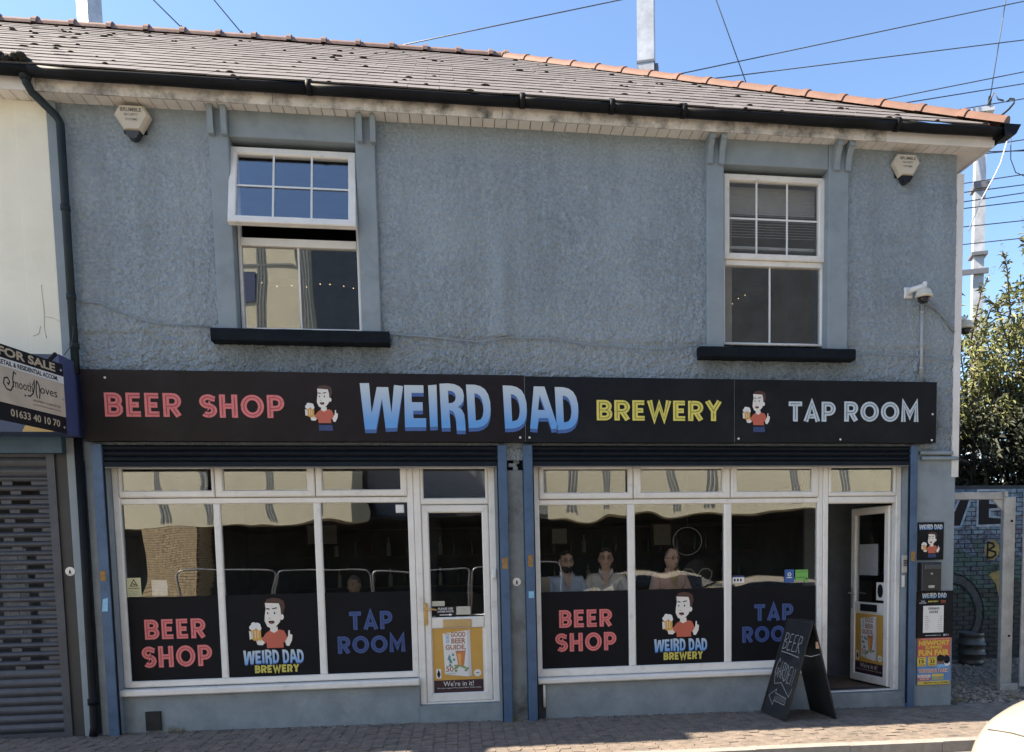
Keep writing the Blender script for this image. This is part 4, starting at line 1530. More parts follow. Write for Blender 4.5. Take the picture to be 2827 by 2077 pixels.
def guide_poster(M, x0, x1, z0, z1, y, root_label, rooted):
    """gold beer guide poster; M maps the poster's own plane into the scene"""
    W, H = x1 - x0, z1 - z0
    def U(u):
        return x0 + W * u
    def V(v):
        return z0 + H * v
    def bl(mb, nm, mm_):
        if M:
            mb.xform(M)
        return mb.build(nm, mm_, rooted)
    bl(MB().box(U(0), U(1), y, y + .003, V(.195), V(1)), 'gold_sheet', M_gold)
    bl(MB().box(U(0), U(1), y, y + .003, V(0), V(.1945)), 'maroon_sheet', M_maroon)
    bk = MB()
    bk.flat([(U(.23), V(.285)), (U(.70), V(.24)), (U(.69), V(.965)), (U(.20), V(.925))], y - .002, 0)
    bk.flat([(U(.70), V(.24)), (U(.765), V(.255)), (U(.75), V(.98)), (U(.69), V(.965))], y - .002, 1)
    bl(bk, 'book_cover', [M_whitep, mat('page_edge', (0.58, 0.57, 0.60), .6)])
    p = MB()
    yy = y - .003
    text(p, 'GOOD', U(.36), U(.66), V(.865), V(.945), yy, 0, .03)
    text(p, 'BEER', U(.37), U(.66), V(.765), V(.845), yy, 0, .03)
    text(p, 'GUIDE,', U(.25), U(.66), V(.655), V(.745), yy, 0, .03)
    text(p, 'THE', U(.235), U(.335), V(.895), V(.925), yy, 0, .01)
    text(p, '20', U(.26), U(.33), V(.835), V(.885), yy, 1, .04)
    text(p, '25', U(.26), U(.33), V(.775), V(.825), yy, 1, .04)
    p.flat([(U(.50), V(.40)), (U(.61), V(.40)), (U(.65), V(.64)), (U(.45), V(.64))], yy, 2)
    p.flat([(U(.45), V(.63)), (U(.65), V(.63)), (U(.655), V(.65)), (U(.445), V(.65))], yy - .0005, 0)
    p.flat([(U(.52), V(.42)), (U(.555), V(.42)), (U(.56), V(.60)), (U(.48), V(.60))], yy - .001, 3)
    for q in range(9):
        cx, cz = R.uniform(.40, .68), R.uniform(.33, .42)
        p.flat(ell(U(cx), V(cz), W * .035, H * .018, 8), yy - .0005 - q * .0001, 4)
    for q in range(8):
        cx, cz = R.uniform(.26, .42), R.uniform(.43, .64)
        p.flat([(U(cx - .03), V(cz - .02)), (U(cx + .035), V(cz - .02)), (U(cx), V(cz + .03))], yy - .0005 - q * .0001, 5)
    text(p, '50', U(.25), U(.40), V(.325), V(.415), yy, 0, .02)
    text(p, 'TH', U(.405), U(.455), V(.365), V(.385), yy, 0, .01)
    text(p, 'EDITION', U(.255), U(.43), V(.285), V(.305), yy, 5, .0)
    bl(p, 'print', [mat('terracotta_print', (0.36, 0.155, 0.10), .6), M_skyb, mat('amber_glass_print', (0.56, 0.20, 0.06), .6), mat('amber_pale_print', (0.66, 0.36, 0.12), .6), mat('leaf_print', (0.22, 0.31, 0.15), .6), mat('teal_print', (0.10, 0.24, 0.25), .6)])
    q = MB()
    text(q, "We're in it!", U(.19), U(.80), V(.10), V(.178), y - .002, 0, .0)
    text(q, 'Get your copy of The Good Beer Guide today', U(.06), U(.95), V(.055), V(.083), y - .002, 0, .0)
    q.flat(ell(U(.885), V(.295), W * .075, W * .075, 18), y - .002, 0)
    q.flat([(U(.05), V(.225)), (U(.15), V(.225)), (U(.15), V(.375)), (U(.05), V(.375))], y - .002, 0)
    q.flat([(U(.09), V(.24)), (U(.11), V(.24)), (U(.135), V(.29)), (U(.105), V(.36)), (U(.095), V(.36)), (U(.065), V(.29))], y - .003, 1)
    q.flat([(U(.85), V(.29)), (U(.92), V(.29)), (U(.92), V(.30)), (U(.85), V(.30))], y - .003, 1)
    bl(q, 'small_print', [M_whitep, M_ink])


t = thing('beer_guide_poster', 'gold and maroon beer guide poster on the lower panel of the closed white door', 'poster', (-.02, .126, .3))
guide_poster(None, -.290, .230, .303, .985, .1265, '', t)
t = thing('beer_guide_poster', 'gold and maroon beer guide poster on the open white door, seen edge on', 'poster', (4.9, .5, .24))
guide_poster(HG, -.615, -.09, .24, .965, .014, '', t)
t = thing('paper_notice', 'white blank notice on the glass of the open door', 'notice', (4.9, .5, 1.4))
MB().box(-.56, -.22, .022, .0245, 1.43, 1.80).xform(HG).build('sheet', mat('notice_grey', (.30, .31, .32), .6, .1), t)
t = thing('round_sticker', 'pale sticker with dark oval low on the glass of the open door', 'sticker', (4.9, .4, 1.15))
MB().box(-.24, -.10, .022, .0245, 1.14, 1.35).flat(ell(-.17, 1.25, .05, .08), .021, 1).xform(HG).build('sheet', [M_whitep, M_ink], t)

# stickers on pane and posts
t = thing('payment_sticker', 'small square blue sticker with white emblem, right end of the right window', 'sticker', (3.68, .12, 1.36))
b = MB().rect(3.60, 3.71, 1.385, 1.53, .125, 0)
b.flat(ell(3.655, 1.475, .022, .022, 12), .1245, 1, [ell(3.655, 1.475, .012, .012, 12)]).rect(3.625, 3.685, 1.435, 1.445, .1245, 1)
b.build('sheet', [mat('blue_sticker', (0.03, 0.10, 0.32), .5), M_whitep], t)
t = thing('hygiene_sticker', 'small green rating sticker at the right end of the right window', 'sticker', (3.80, .12, 1.38))
b = MB().rect(3.725, 3.875, 1.405, 1.525, .125, 0).rect(3.835, 3.875, 1.385, 1.405, .125, 0)
text(b, 'FOOD HYGIENE RATING', 3.735, 3.865, 1.495, 1.512, .1245, 1, 0)
for i in range(5):
    b.flat(ell(3.747 + i * .02, 1.44, .007, .007, 8), .1245, 1)
b.flat(ell(3.857, 1.425, .013, .013, 10), .1245, 1)
b.build('sheet', [M_green, mat('dark_green_print', (0.02, 0.09, 0.02), .5)], t)
t = thing('window_sticker', 'small white sticker with blue top band, left end of the right window\'s last pane', 'sticker', (3.05, .12, 1.40))
MB().rect(2.995, 3.13, 1.395, 1.455, .125, 0).rect(2.995, 3.13, 1.4555, 1.475, .125, 1).rect(3.01, 3.03, 1.41, 1.44, .1247, 2).rect(3.045, 3.065, 1.41, 1.44, .1247, 2).rect(3.08, 3.10, 1.41, 1.44, .1247, 2).build('sheet', [M_whitep, M_navy, M_ink], t)
for x, z, lab in ((-3.705, 1.663, 'round white sticker with dark centre mark, beside the steel shutter'), (.600, 1.465, 'round white sticker with dark centre mark, on the grey pillar between the shopfronts')):
    yy = -.036 if x < 0 else -.006
    t = thing('round_sticker', lab, 'sticker', (x, yy, z - .05))
    b = MB().lathe([(.043, 0), (.043, .003)], (x, yy, z), 20, 0, '-y')
    b.flat([(x - .012, z - .02), (x + .012, z - .02), (x + .004, z + .015), (x - .004, z + .015)], yy - .0045, 1)
    text(b, 'tree', x - .02, x + .02, z - .033, z - .024, yy - .0045, 1, 0)
    b.build('disc', [M_white, M_ink], t)
M_bst = mat('pale_blue_sticker', (0.22, 0.46, 0.66), .5, .2, 30)
for pts, lab in (([(-3.425, 1.27), (-3.375, 1.27), (-3.365, 1.40), (-3.41, 1.39)], 'torn pale blue sticker on the far left guide post'),
                 ([(.715, 1.295), (.77, 1.295), (.77, 1.365), (.715, 1.365)], 'square pale blue sticker on the guide post right of the grey pillar')):
    o = MB().prism(pts, -.0775, -.0755).build('post_sticker', M_bst)
    tag(o, lab, 'sticker')
for pts, lab in (([(-3.425, 1.57), (-3.37, 1.565), (-3.37, 1.665), (-3.422, 1.66)], 'rusty yellow plate on the far left guide post'),
                 ([(.447, 1.60), (.505, 1.605), (.505, 1.72), (.45, 1.715)], 'rusty plate on the guide post right of the closed door'),
                 ([(.715, 1.625), (.765, 1.62), (.768, 1.74), (.72, 1.745)], 'peeling yellow and rust plate on the guide post right of the grey pillar'),
                 ([(4.985, 1.60), (5.035, 1.595), (5.04, 1.70), (4.99, 1.71)], 'peeling yellow plate on the far right guide post')):
    o = MB().prism(pts, -.078, -.0755).build('lock_plate', M_rust)
    tag(o, lab, 'plate')
t = thing('door_keypad', 'grey steel entry keypad on the jamb right of the open door', 'keypad', (4.935, -.02, 1.48))
MB().bevbox(4.905, 4.965, -.05, -.021, 1.47, 1.665, .006).build('housing', M_galv, t)
b = MB()
for i in range(4):
    for j in range(3):
        b.bevbox(4.916 + j * .015, 4.927 + j * .015, -.055, -.0505, 1.60 - i * .018, 1.612 - i * .018, .002)
b.build('keys', M_ink, t)
t = thing('door_label', 'narrow white label strip below the steel keypad', 'label', (4.935, -.02, 1.30))
MB().box(4.915, 4.95, -.024, -.0205, 1.31, 1.44).build('strip', M_whitep, t)
t = thing('door_bell', 'small white bell box on the frame right of the closed door', 'door bell', (.37, .09, 1.5))
MB().bevbox(.352, .392, .06, .0945, 1.50, 1.605, .008).build('box', M_white, t)

# signs on the right pilaster
t = thing('wall_plaque', 'small black plaque with drinker emblem above the black letterbox', 'plaque', (5.26, -.02, 1.61))
part('sheet', M_sign, t, (5.105, 5.415, -.022, -.008, 1.608, 2.028))
bigword(MB(), 5.115, 5.395, 1.94, 2.005, -.0235, 0, None).build('lettering', [grad_mat('plaque_blue', 1.945, (0.2, 0.42, 0.75), 1.99, (.62, .68, .72))], t)
emblem(MB(), 5.13, 5.37, 1.635, 1.92, -.0235, True).build('emblem', EMB, t)
t = thing('letter_box', 'black metal letterbox with flap on the right pilaster', 'letterbox', (5.235, -.05, 1.255))
M_lb = mat('letterbox_black', (0.022, 0.023, 0.026), .45, .2)
MB().bevbox(5.112, 5.348, -.10, -.006, 1.262, 1.582, .008).build('body', M_lb, t)
MB().bevbox(5.135, 5.335, -.118, -.101, 1.50, 1.555, .006).build('flap', mat('flap_grey', (0.06, 0.062, 0.068), .4), t)
MB().lathe([(.013, 0), (.012, .006), (.004, .01)], (5.225, -.101, 1.455), 10, 0, '-y').build('lock', M_galv, t)
MB().box(5.19, 5.26, -.104, -.1012, 1.297, 1.325).build('name_plate', M_foil, t)
t = thing('opening_hours_board', 'black opening hours board with white sheet, below the letterbox', 'notice board', (5.33, -.02, .72))
part('sheet', M_sign, t, (5.105, 5.548, -.022, -.008, .722, 1.255))
bigword(MB(), 5.165, 5.46, 1.17, 1.235, -.0235, 0, None).build('lettering', [grad_mat('board_blue', 1.175, (0.2, 0.42, 0.75), 1.225, (.62, .68, .72))], t)
b = MB()
text(b, 'TAP', 5.15, 5.20, 1.135, 1.150, -.0235, 0)
text(b, 'ROOM', 5.135, 5.215, 1.115, 1.130, -.0235, 0)
text(b, 'BREWERY', 5.24, 5.365, 1.13, 1.147, -.0235, 1)
text(b, 'BEER', 5.395, 5.455, 1.135, 1.150, -.0235, 2)
text(b, 'SHOP', 5.395, 5.455, 1.115, 1.130, -.0235, 2)
for q, mm_ in ((5.455, M_skyb), (5.432, M_ice), (5.482, M_red)):
    MB().rect(q, q + .018, .745, .765, -.0235).build('icon', mm_, t)
text(b, 'www.weirddad.co.uk', 5.21, 5.40, .748, .762, -.0235, 0)
o = b.build('small_lettering', [M_ice, M_yell, M_red, M_skyb], t)
o['kind'] = 'stuff'
part('hours_sheet', M_whitep, t, (5.18, 5.43, -.0255, -.0225, .785, 1.09))
b = MB()
text(b, 'OPENING', 5.24, 5.375, 1.045, 1.072, -.027)
text(b, 'HOURS', 5.255, 5.36, 1.005, 1.035, -.027)
dn = ['Monday', 'Tuesday', 'Wednesday', 'Thursday', 'Friday', 'Saturday', 'Sunday']
hn = ['Closed', 'Closed', '4pm - 10pm', '4pm - 10pm', '2pm - 11pm', '12pm - 11pm', '12pm - 6pm']
for i in range(7):
    zz = .965 - i * .024
    text(b, dn[i], 5.205, 5.205 + .006 * len(dn[i]), zz, zz + .011, -.027, 0, 0)
    text(b, hn[i], 5.41 - .005 * len(hn[i]), 5.41, zz, zz + .011, -.027, 0, 0)
b.build('print', M_ink, t)
t = thing('fair_poster', 'red and blue funfair poster with yellow letters, lowest on the right pilaster', 'poster', (5.32, -.02, .19))
PX0, PX1, PZ0, PZ1 = 5.118, 5.525, .190, .724
pu = lambda u: PX0 + (PX1 - PX0) * u
pv = lambda v: PZ0 + (PZ1 - PZ0) * v
part('sheet', mat('poster_blue', (0.12, 0.24, 0.46), .6, .2, 8), t, (PX0, PX1, -.0215, -.008, PZ0, PZ1))
b = MB()
y0 = -.0228
b.rect(pu(0), pu(1), pv(.60), pv(1), y0, 0)
for (tx, u0, u1, v0, v1) in (('NEWPORT', .04, .96, .845, .945), ('SUMMER', .24, .76, .765, .825), ('FUN FAIR', .04, .95, .625, .745)):
    text(b, tx, pu(u0 - .012), pu(u1 + .012), pv(v0 - .014), pv(v1 + .014), y0 - .001, 5, .09)
    text(b, tx, pu(u0), pu(u1), pv(v0), pv(v1), y0 - .002, 1, .03)
text(b, 'COME AND JOIN THE FUN', pu(.10), pu(.95), pv(.965), pv(.985), y0 - .001, 2, 0)
for u0, dd in ((.0, '15'), (.32, '23')):
    b.rect(pu(u0), pu(u0 + .26), pv(.40), pv(.595), y0 - .001, 1)
    text(b, dd, pu(u0 + .06), pu(u0 + .20), pv(.46), pv(.54), y0 - .002, 3, .03)
    text(b, 'AUGUST', pu(u0 + .03), pu(u0 + .23), pv(.415), pv(.44), y0 - .002, 3, .02)
    text(b, 'SATURDAY' if dd == '15' else 'SUNDAY', pu(u0 + .03), pu(u0 + .23), pv(.56), pv(.58), y0 - .002, 3, .02)
b.flat(ell(pu(.70), pv(.52), .045, .055, 14), y0 - .002, 4)
b.flat(ell(pu(.70), pv(.56), .048, .04, 14), y0 - .0025, 3)
b.flat(ell(pu(.89), pv(.53), .038, .05, 14), y0 - .002, 3)
b.flat(ell(pu(.90), pv(.44), .035, .03, 12), y0 - .002, 2)
b.flat([(pu(.57), pv(.36)), (pu(.86), pv(.36)), (pu(.82), pv(.43)), (pu(.62), pv(.43))], y0 - .0025, 6)
text(b, 'TREDEGAR PARK', pu(.03), pu(.95), pv(.255), pv(.34), y0 - .002, 2, .10)
text(b, 'TREDEGAR PARK', pu(.04), pu(.94), pv(.263), pv(.332), y0 - .003, 0, .02)
b.rect(pu(.02), pu(.40), pv(.155), pv(.215), y0 - .001, 2)
b.rect(pu(.02), pu(.40), pv(.09), pv(.15), y0 - .001, 0)
text(b, 'FREE ENTRY', pu(.05), pu(.37), pv(.165), pv(.205), y0 - .002, 0, .01)
text(b, 'FROM 1PM', pu(.09), pu(.35), pv(.10), pv(.14), y0 - .002, 2, .01)
b.rect(pu(.45), pu(.80), pv(.17), pv(.225), y0 - .001, 1)
b.rect(pu(.45), pu(.80), pv(.10), pv(.16), y0 - .001, 7)
b.rect(pu(.02), pu(.98), pv(.0), pv(.075), y0 - .001, 1)
text(b, 'GREAT FUN FOR ALL THE FAMILY', pu(.20), pu(.96), pv(.02), pv(.055), y0 - .002, 3, .02)
b.build('print', [M_red, mat('poster_yellow', (0.68, 0.50, 0.08), .6), M_whitep, M_ink, mat('skin_print', (0.20, 0.10, 0.07), .6), mat('poster_orange', (0.60, 0.22, 0.06), .6), M_skyb, mat('poster_olive', (0.35, 0.36, 0.16), .6)], t)

# ================================================================== FOR SALE BOARD
M_fs = mat('sale_gold', (0.56, 0.47, 0.37), .4, .18, 2.2, metal=.0)
t = thing('for_sale_board', 'black and gold for sale board projecting from the neighbour\'s fascia', 'sign board', (-3.475, -0.425, 2.91), None, math.atan2(.975, .223), True)
t.rotation_euler = (rad(0), 0, math.atan2(.70, .155))
BW, BH = .86, .615
part('board', M_ink, t, (-BW, 0, 0, .012, 0, BH))
part('white_band', M_whitep, t, (-BW + .003, -.004, -.003, 0, .44, .505))
part('gold_field', M_fs, t, (-BW + .003, -.004, -.003, 0, .145, .438))
b = MB()
text(b, 'FOR SALE', -.735, -.10, .525, .598, -.003, 0, .035)
text(b, '01633 40 10 70', -.645, -.085, .045, .108, -.003, 0, .02)
b.build('gold_lettering', mat('sale_letter_gold', (0.52, 0.43, 0.30), .5), t)
b = MB()
text(b, 'RETAIL & RESIDENTIAL ACCOM.', -.74, -.075, .452, .492, -.0045, 0, .03)
text(b, 'mooth', -.60, -.385, .288, .362, -.0045, 0, .0)
text(b, 'oves', -.30, -.10, .30, .348, -.0045, 0, .0)
for pts in ([(-.56, .40), (-.585, .415), (-.60, .36), (-.60, .30), (-.63, .255), (-.67, .26), (-.70, .30), (-.69, .345), (-.655, .355), (-.635, .325), (-.65, .30), (-.665, .315)],
            [(-.385, .345), (-.36, .40), (-.365, .34), (-.385, .28), (-.42, .25), (-.45, .25)], [(-.335, .40), (-.345, .35), (-.35, .29), (-.34, .25)], [(-.335, .40), (-.31, .36), (-.305, .30), (-.315, .25)]):
    ribbon(b, pts, .0055, -.0045, 0, lambda p, yy: (p[0], yy, p[1]))
b.flat(ell(-.475, .245, .009, .009, 8), -.0045)
text(b, 'PROPERTY AGENTS LTD', -.385, -.06, .215, .232, -.0045, 0, 0)
text(b, 'smoothmovesagents.co.uk', -.385, -.065, .18, .197, -.0045, 0, 0)
b.build('dark_lettering', M_ink, t)
for (x, z) in ((-.035, .555), (-.035, .05), (-.03, .30)):
    MB().lathe([(.011, 0), (.010, .004), (.004, .007)], (x, -.004 if z != .3 else -.005, z), 8, 0, '-y').build('bolt', M_galv, t)
MB().tube([(-.16, .02, .60), (-.03, .04, .70)], .018, 8).build('strut', M_ink, t)
t = MB().tube([(-3.50, -.33, 3.63), (-3.49, -.2, 3.75), (-3.50, -.12, 3.9), (-3.51, -.10, 4.1), (-3.50, -.07, 4.18)], .004, 5).build('sign_cable', M_wire)
tag(t, 'thin dark cable rising from the for sale board to the downpipe', 'cable')

# ================================================================== CABLES ON WALL, ALARMS, CAMERAS
cab = [(-3.47, 4.20), (-3.387, 4.195), (-3.283, 4.189), (-3.149, 4.125), (-2.962, 4.053), (-2.756, 4.012), (-2.297, 3.992)]
o = MB().tube([(x, -.03, z) for x, z in cab], .006, 5).build('wall_cable', M_smooth)
tag(o, 'grey painted cable drooping from the downpipe to the left black sill', 'cable')
cab = [(-.605, 3.958), (-.192, 3.94), (.262, 3.90), (.45, 3.925), (.56, 3.948), (.96, 3.95), (1.385, 3.899), (1.866, 3.871), (2.2, 3.868), (2.578, 3.905)]
o = MB().tube([(x, -.034 - (.02 if .3 < x < .7 else 0), z) for x, z in cab], .007, 5).build('wall_cable', M_smooth)
tag(o, 'grey painted cable running between the two black sills', 'cable')
cab = [(4.28, 3.82), (4.36, 3.862), (4.448, 3.866), (4.767, 3.852), (5.2, 3.845), (5.49, 3.80)]
o = MB().tube([(x, -.03, z) for x, z in cab], .006, 5).build('wall_cable', M_smooth)
tag(o, 'grey painted cable from the right black sill to the building corner', 'cable')

for (cx, zt, sc, lab) in ((-2.888, 5.975, 1.0, 'cream burglar alarm box with black base, under the eaves at left'), (4.866, 5.932, .96, 'cream burglar alarm box with black base, near the right corner')):
    t = thing('alarm_box', lab, 'alarm box', (cx, -.02, zt - .31), 'alarm boxes under the eaves')
    k = sc
    hexa = [(-.07, -.232), (.07, -.232), (.158, -.085), (.108, 0), (-.108, 0), (-.158, -.085)]
    pol = [(cx + x * k, zt + z * k) for x, z in hexa]
    inn = [(cx + x * k * .86, zt - .11 * k + (z + .11) * k * .86) for x, z in hexa]
    n = 6
    mb = MB()
    mb.add([(x, -.02, z) for x, z in pol] + [(x, -.075, z) for x, z in pol] + [(x, -.105, z) for x, z in inn],
           [tuple(range(12, 18))] + [((i + 1) % 6 + 0, i, 6 + i, 6 + (i + 1) % 6)[::-1] for i in range(6)] + [(6 + i, 6 + (i + 1) % 6, 12 + (i + 1) % 6, 12 + i) for i in range(6)])
    mb.build('cover', mat('alarm_cream', (0.56, 0.50, 0.40), .5, .08, 6), t)
    MB().box(cx - .10 * k, cx + .10 * k, -.02, .0, zt - .22 * k, zt - .01).build('back_plate', M_ink, t)
    MB().prism([(cx - .07 * k, zt - .2335 * k), (cx - .035 * k, zt - .295 * k), (cx, zt - .305 * k), (cx + .035 * k, zt - .295 * k), (cx + .07 * k, zt - .2335 * k)], -.10, -.025).build('strobe', mat('strobe_dark', (0.012, 0.015, 0.02), .25), t)
    b = MB()
    text(b, 'BRUMBLE', cx - .092 * k, cx + .092 * k, zt - .068 * k, zt - .034 * k, -.1065, 0, .02)
    text(b, 'SECURITY', cx - .062 * k, cx + .062 * k, zt - .106 * k, zt - .084 * k, -.1065, 0, .01)
    text(b, 'SYSTEMS', cx - .052 * k, cx + .052 * k, zt - .148 * k, zt - .126 * k, -.1065, 0, .01)
    b.build('lettering', mat('grey_print', (0.12, 0.115, 0.11), .6), t)


def dome_cam(cx, cy, cz, side, label):
    t = thing('security_camera', label, 'camera', (cx, cy, cz - .1), 'dome security cameras at the right corner')
    if side:
        MB().bevbox(cx - .20, cx - .165, cy - .06, cy + .06, cz - .0, cz + .14, .01).build('wall_plate', M_white, t)
        MB().tube([(cx - .17, cy, cz + .085), (cx - .02, cy, cz + .085), (cx, cy, cz + .05)], .026, 10).build('bracket', M_white, t)
    else:
        MB().bevbox(cx - .155, cx - .06, -.035, -.012, cz - .0, cz + .115, .01).build('wall_plate', M_white, t)
        MB().tube([(cx - .11, -.03, cz + .05), (cx - .10, cy * .6, cz + .07), (cx - .03, cy, cz + .085), (cx + .01, cy, cz + .06)], .030, 10).build('bracket', M_white, t)
        MB().lathe([(.024, 0), (.024, .06), (.018, .07)], (cx + .01, cy, cz + .07), 10).build('cap', M_white, t)
    MB().lathe([(.088, -.03), (.09, -.005), (.088, 0), (.083, .002), (.08, .03), (.06, .058), (.02, .066)], (cx, cy, cz), 18).build('housing', mat('camera_cream', (0.62, 0.57, 0.47), .45, .05), t)
    MB().lathe([(.004, -.092), (.035, -.084), (.058, -.062), (.066, -.031)], (cx, cy, cz), 16).build('dome', mat('camera_dome', (0.02, 0.02, 0.022), .12), t)
    return t


dome_cam(5.05, -.14, 4.46, False, 'white dome security camera on the front wall beside the grey conduit')
dome_cam(5.885, .35, 4.29, True, 'white dome security camera on the side wall, against the bush')
o = MB().tube([(5.105, -.025, 4.40), (5.105, -.025, 3.55)], .018, 8)
for zz in (4.3, 3.95, 3.7):
    o.tube([(5.105, -.025, zz), (5.105, -.025, zz + .03)], .023, 8)
tag(o.build('conduit', mat('conduit_grey', (0.36, 0.38, 0.39), .5)), 'straight pale grey conduit from camera down to the sign', 'conduit')
o = MB().tube([(5.10, -.03, 4.405), (5.17, -.035, 4.40), (5.26, -.035, 4.355), (5.36, -.03, 4.27), (5.44, -.03, 4.17), (5.485, -.03, 4.11)], .014, 8).build('flexible_conduit', mat('flex_grey', (0.20, 0.22, 0.23), .6))
tag(o, 'curved grey flexible hose from camera to building corner', 'conduit')

# fairy lights upstairs
M_bulb = mat('fairy_bulb', (1.0, 0.72, 0.35), .4, emit=1.3)
for pts, lab in (([(-1.95, 4.63), (-1.80, 4.60), (-1.65, 4.61), (-1.5, 4.60), (-1.36, 4.635), (-1.26, 4.635), (-1.12, 4.62), (-1.02, 4.60)], 'string of tiny warm fairy lights behind the left upper window'),
                 ([(2.95, 4.48), (3.0, 4.46), (3.08, 4.50), (3.14, 4.50), (3.17, 4.55), (3.24, 4.61), (3.32, 4.65)], 'string of tiny warm fairy lights behind the right upper window')):
    t = thing('fairy_lights', lab, 'string lights', (pts[0][0], .6, pts[0][1]))
    MB().tube([(x, .605, z + .006) for x, z in pts], .002, 4).build('cord', M_ink, t)
    k = 1.043
    for x, z in pts:
        MB().ball((x, .60, z), .004, 6, 4).build('bulb', M_bulb, t)
# venetian blind in the right upper window
t = thing('window_blind', 'half lowered white venetian blind behind the right upper window', 'blind', (3.44, .2, 4.9))
M_bl = mat('blind_white', (0.55, 0.54, 0.52), .6)
sb = MB().box(-.53, .53, -.018, .018, -.0015, .0015).mesh('blind_slat', M_bl, (0, 0, 0))
for i in range(20):
    o = link('blind_slat', sb, (3.44, .22, 5.64 - i * .0255 - (max(0, i - 12) * .003)), t)
    o.rotation_euler = (rad(62 if i < 11 else 25), 0, 0)
part('bottom_rail', M_bl, t, (2.91, 3.97, .20, .24, 5.00, 5.03))
t = tag(part('curtain', mat('curtain_pale', (0.42, 0.38, 0.32), .8), None, (2.96, 3.07, .34, .37, 3.99, 5.6)), 'pale narrow curtain strip inside the right upper window', 'curtain')

# ================================================================== CHALKBOARD ON THE PAVEMENT
t = thing('chalkboard_sign', 'black folding chalkboard with chalk BEER GARDEN and arrow, standing before the open door', 'sandwich board', (3.66, -.3, gz(3.66)))
A0, B0 = Vector((3.265, -.03, gz(3.3) + .008)), Vector((3.305, -.58, gz(3.3) + .008))
A1, B1 = Vector((3.565, -.05, 1.0)), Vector((3.60, -.57, .995))
C0, D0 = Vector((3.85, -.03, gz(3.9) + .008)), Vector((3.89, -.55, gz(3.9) + .008))
C1, D1_ = Vector((3.595, -.05, .995)), Vector((3.63, -.57, .99))


def slab(p, q, r, s, th, nrm):
    """p,q bottom; r,s top above q,p"""
    n_ = Vector(nrm) * th
    vs = [p, q, r, s, p + n_, q + n_, r + n_, s + n_]
    return MB().add(vs, [(0, 1, 2, 3), (7, 6, 5, 4), (1, 0, 4, 5), (2, 1, 5, 6), (3, 2, 6, 7), (0, 3, 7, 4)])


slab(A0, B0, B1, A1, .016, (.96, .03, -.25)).build('front_panel', M_board, t)
slab(D0, C0, C1, D1_, .016, (-.97, 0, -.22)).build('rear_panel', M_board, t)
uu = (B0 - A0)
vv_ = (A1 - A0)
wd, ht = uu.length, vv_.length
un, vn = uu.normalized(), vv_.normalized()
yn = vn.cross(un).normalized()
BM = Matrix(((un.x, yn.x, vn.x, A0.x), (un.y, yn.y, vn.y, A0.y), (un.z, yn.z, vn.z, A0.z), (0, 0, 0, 1)))
fr = MB()
for (a, c, d, e) in ((0, wd, 0, .028), (0, wd, ht - .028, ht), (0, .026, .0285, ht - .0285), (wd - .026, wd, .0285, ht - .0285)):
    fr.box(a, c, -.009, -.0005, d, e)
fr.xform(BM).build('frame', mat('board_frame', (0.018, 0.018, 0.019), .6), t)
ck = MB()
tfc = lambda p, yy: (p[0], yy, p[1])
CH = {'B': [[(0, 0), (0, 1), (.5, .95), (.55, .7), (0, .52), (.6, .4), (.6, .1), (0, 0)]], 'E': [[(.55, 1), (0, .97), (0, 0), (.6, .03)], [(0, .5), (.45, .52)]], 'R': [[(0, 0), (0, 1), (.5, .95), (.5, .6), (0, .5), (.6, 0)]],
      'G': [[(.6, .85), (.3, 1.05), (0, .7), (0, .25), (.3, -.05), (.6, .2), (.6, .45), (.35, .45)]], 'A': [[(0, 0), (.3, 1), (.6, 0)], [(.12, .35), (.48, .35)]], 'D': [[(0, 0), (0, 1), (.45, .85), (.6, .5), (.45, .1), (0, 0)]], 'N': [[(0, 0), (0, 1), (.55, 0), (.55, 1)]]}


def chalk(word, x0, x1, z0, z1, sl=0):
    n_ = len(word)
    st = (x1 - x0) / n_
    for i, c in enumerate(word):
        for pl in CH[c]:
            pts = [(x0 + st * i + p[0] * st * 1.15, z0 + sl * i + p[1] * (z1 - z0)) for p in pl]
            ribbon(ck, pts, .0048, -.0022 - .0002 * i, 0, tfc)


chalk('BEER', .07, .47, .73, .91, -.004)
ribbon(ck, [(.06, .70), (.22, .695), (.46, .675)], .0045, -.0026, 0, tfc)
chalk('GARDEN', .06, .50, .43, .61, -.012)
ribbon(ck, [(.08, .41), (.12, .34), (.25, .37), (.38, .30), (.48, .25), (.505, .34)], .0045, -.0026, 0, tfc)
ribbon(ck, [(.07, .20), (.20, .29), (.20, .245), (.44, .225), (.44, .155), (.20, .165), (.20, .115), (.07, .20)], .0045, -.0026, 0, tfc)
for i in range(9):
    ribbon(ck, [(.20 + i * .026, .175), (.215 + i * .026, .225)], .003, -.0028, 0, tfc)
ck.xform(BM).build('chalk_lettering', M_chalk, t)
MB().tube([A1 + Vector((-.005, .005, .012)), B1 + Vector((.01, -.005, .012))], .011, 8).build('hinge', M_ink, t)
MB().box(3.645, 3.68, -.565, -.55, .72, .79).build('hand_grip', mat('pale_wood', (.42, .26, .18), .6), t)
MB().tube([(3.50, -.56, .66), (3.59, -.565, .64), (3.70, -.55, .66)], .004, 5).build('stay_chain', M_galv, t)

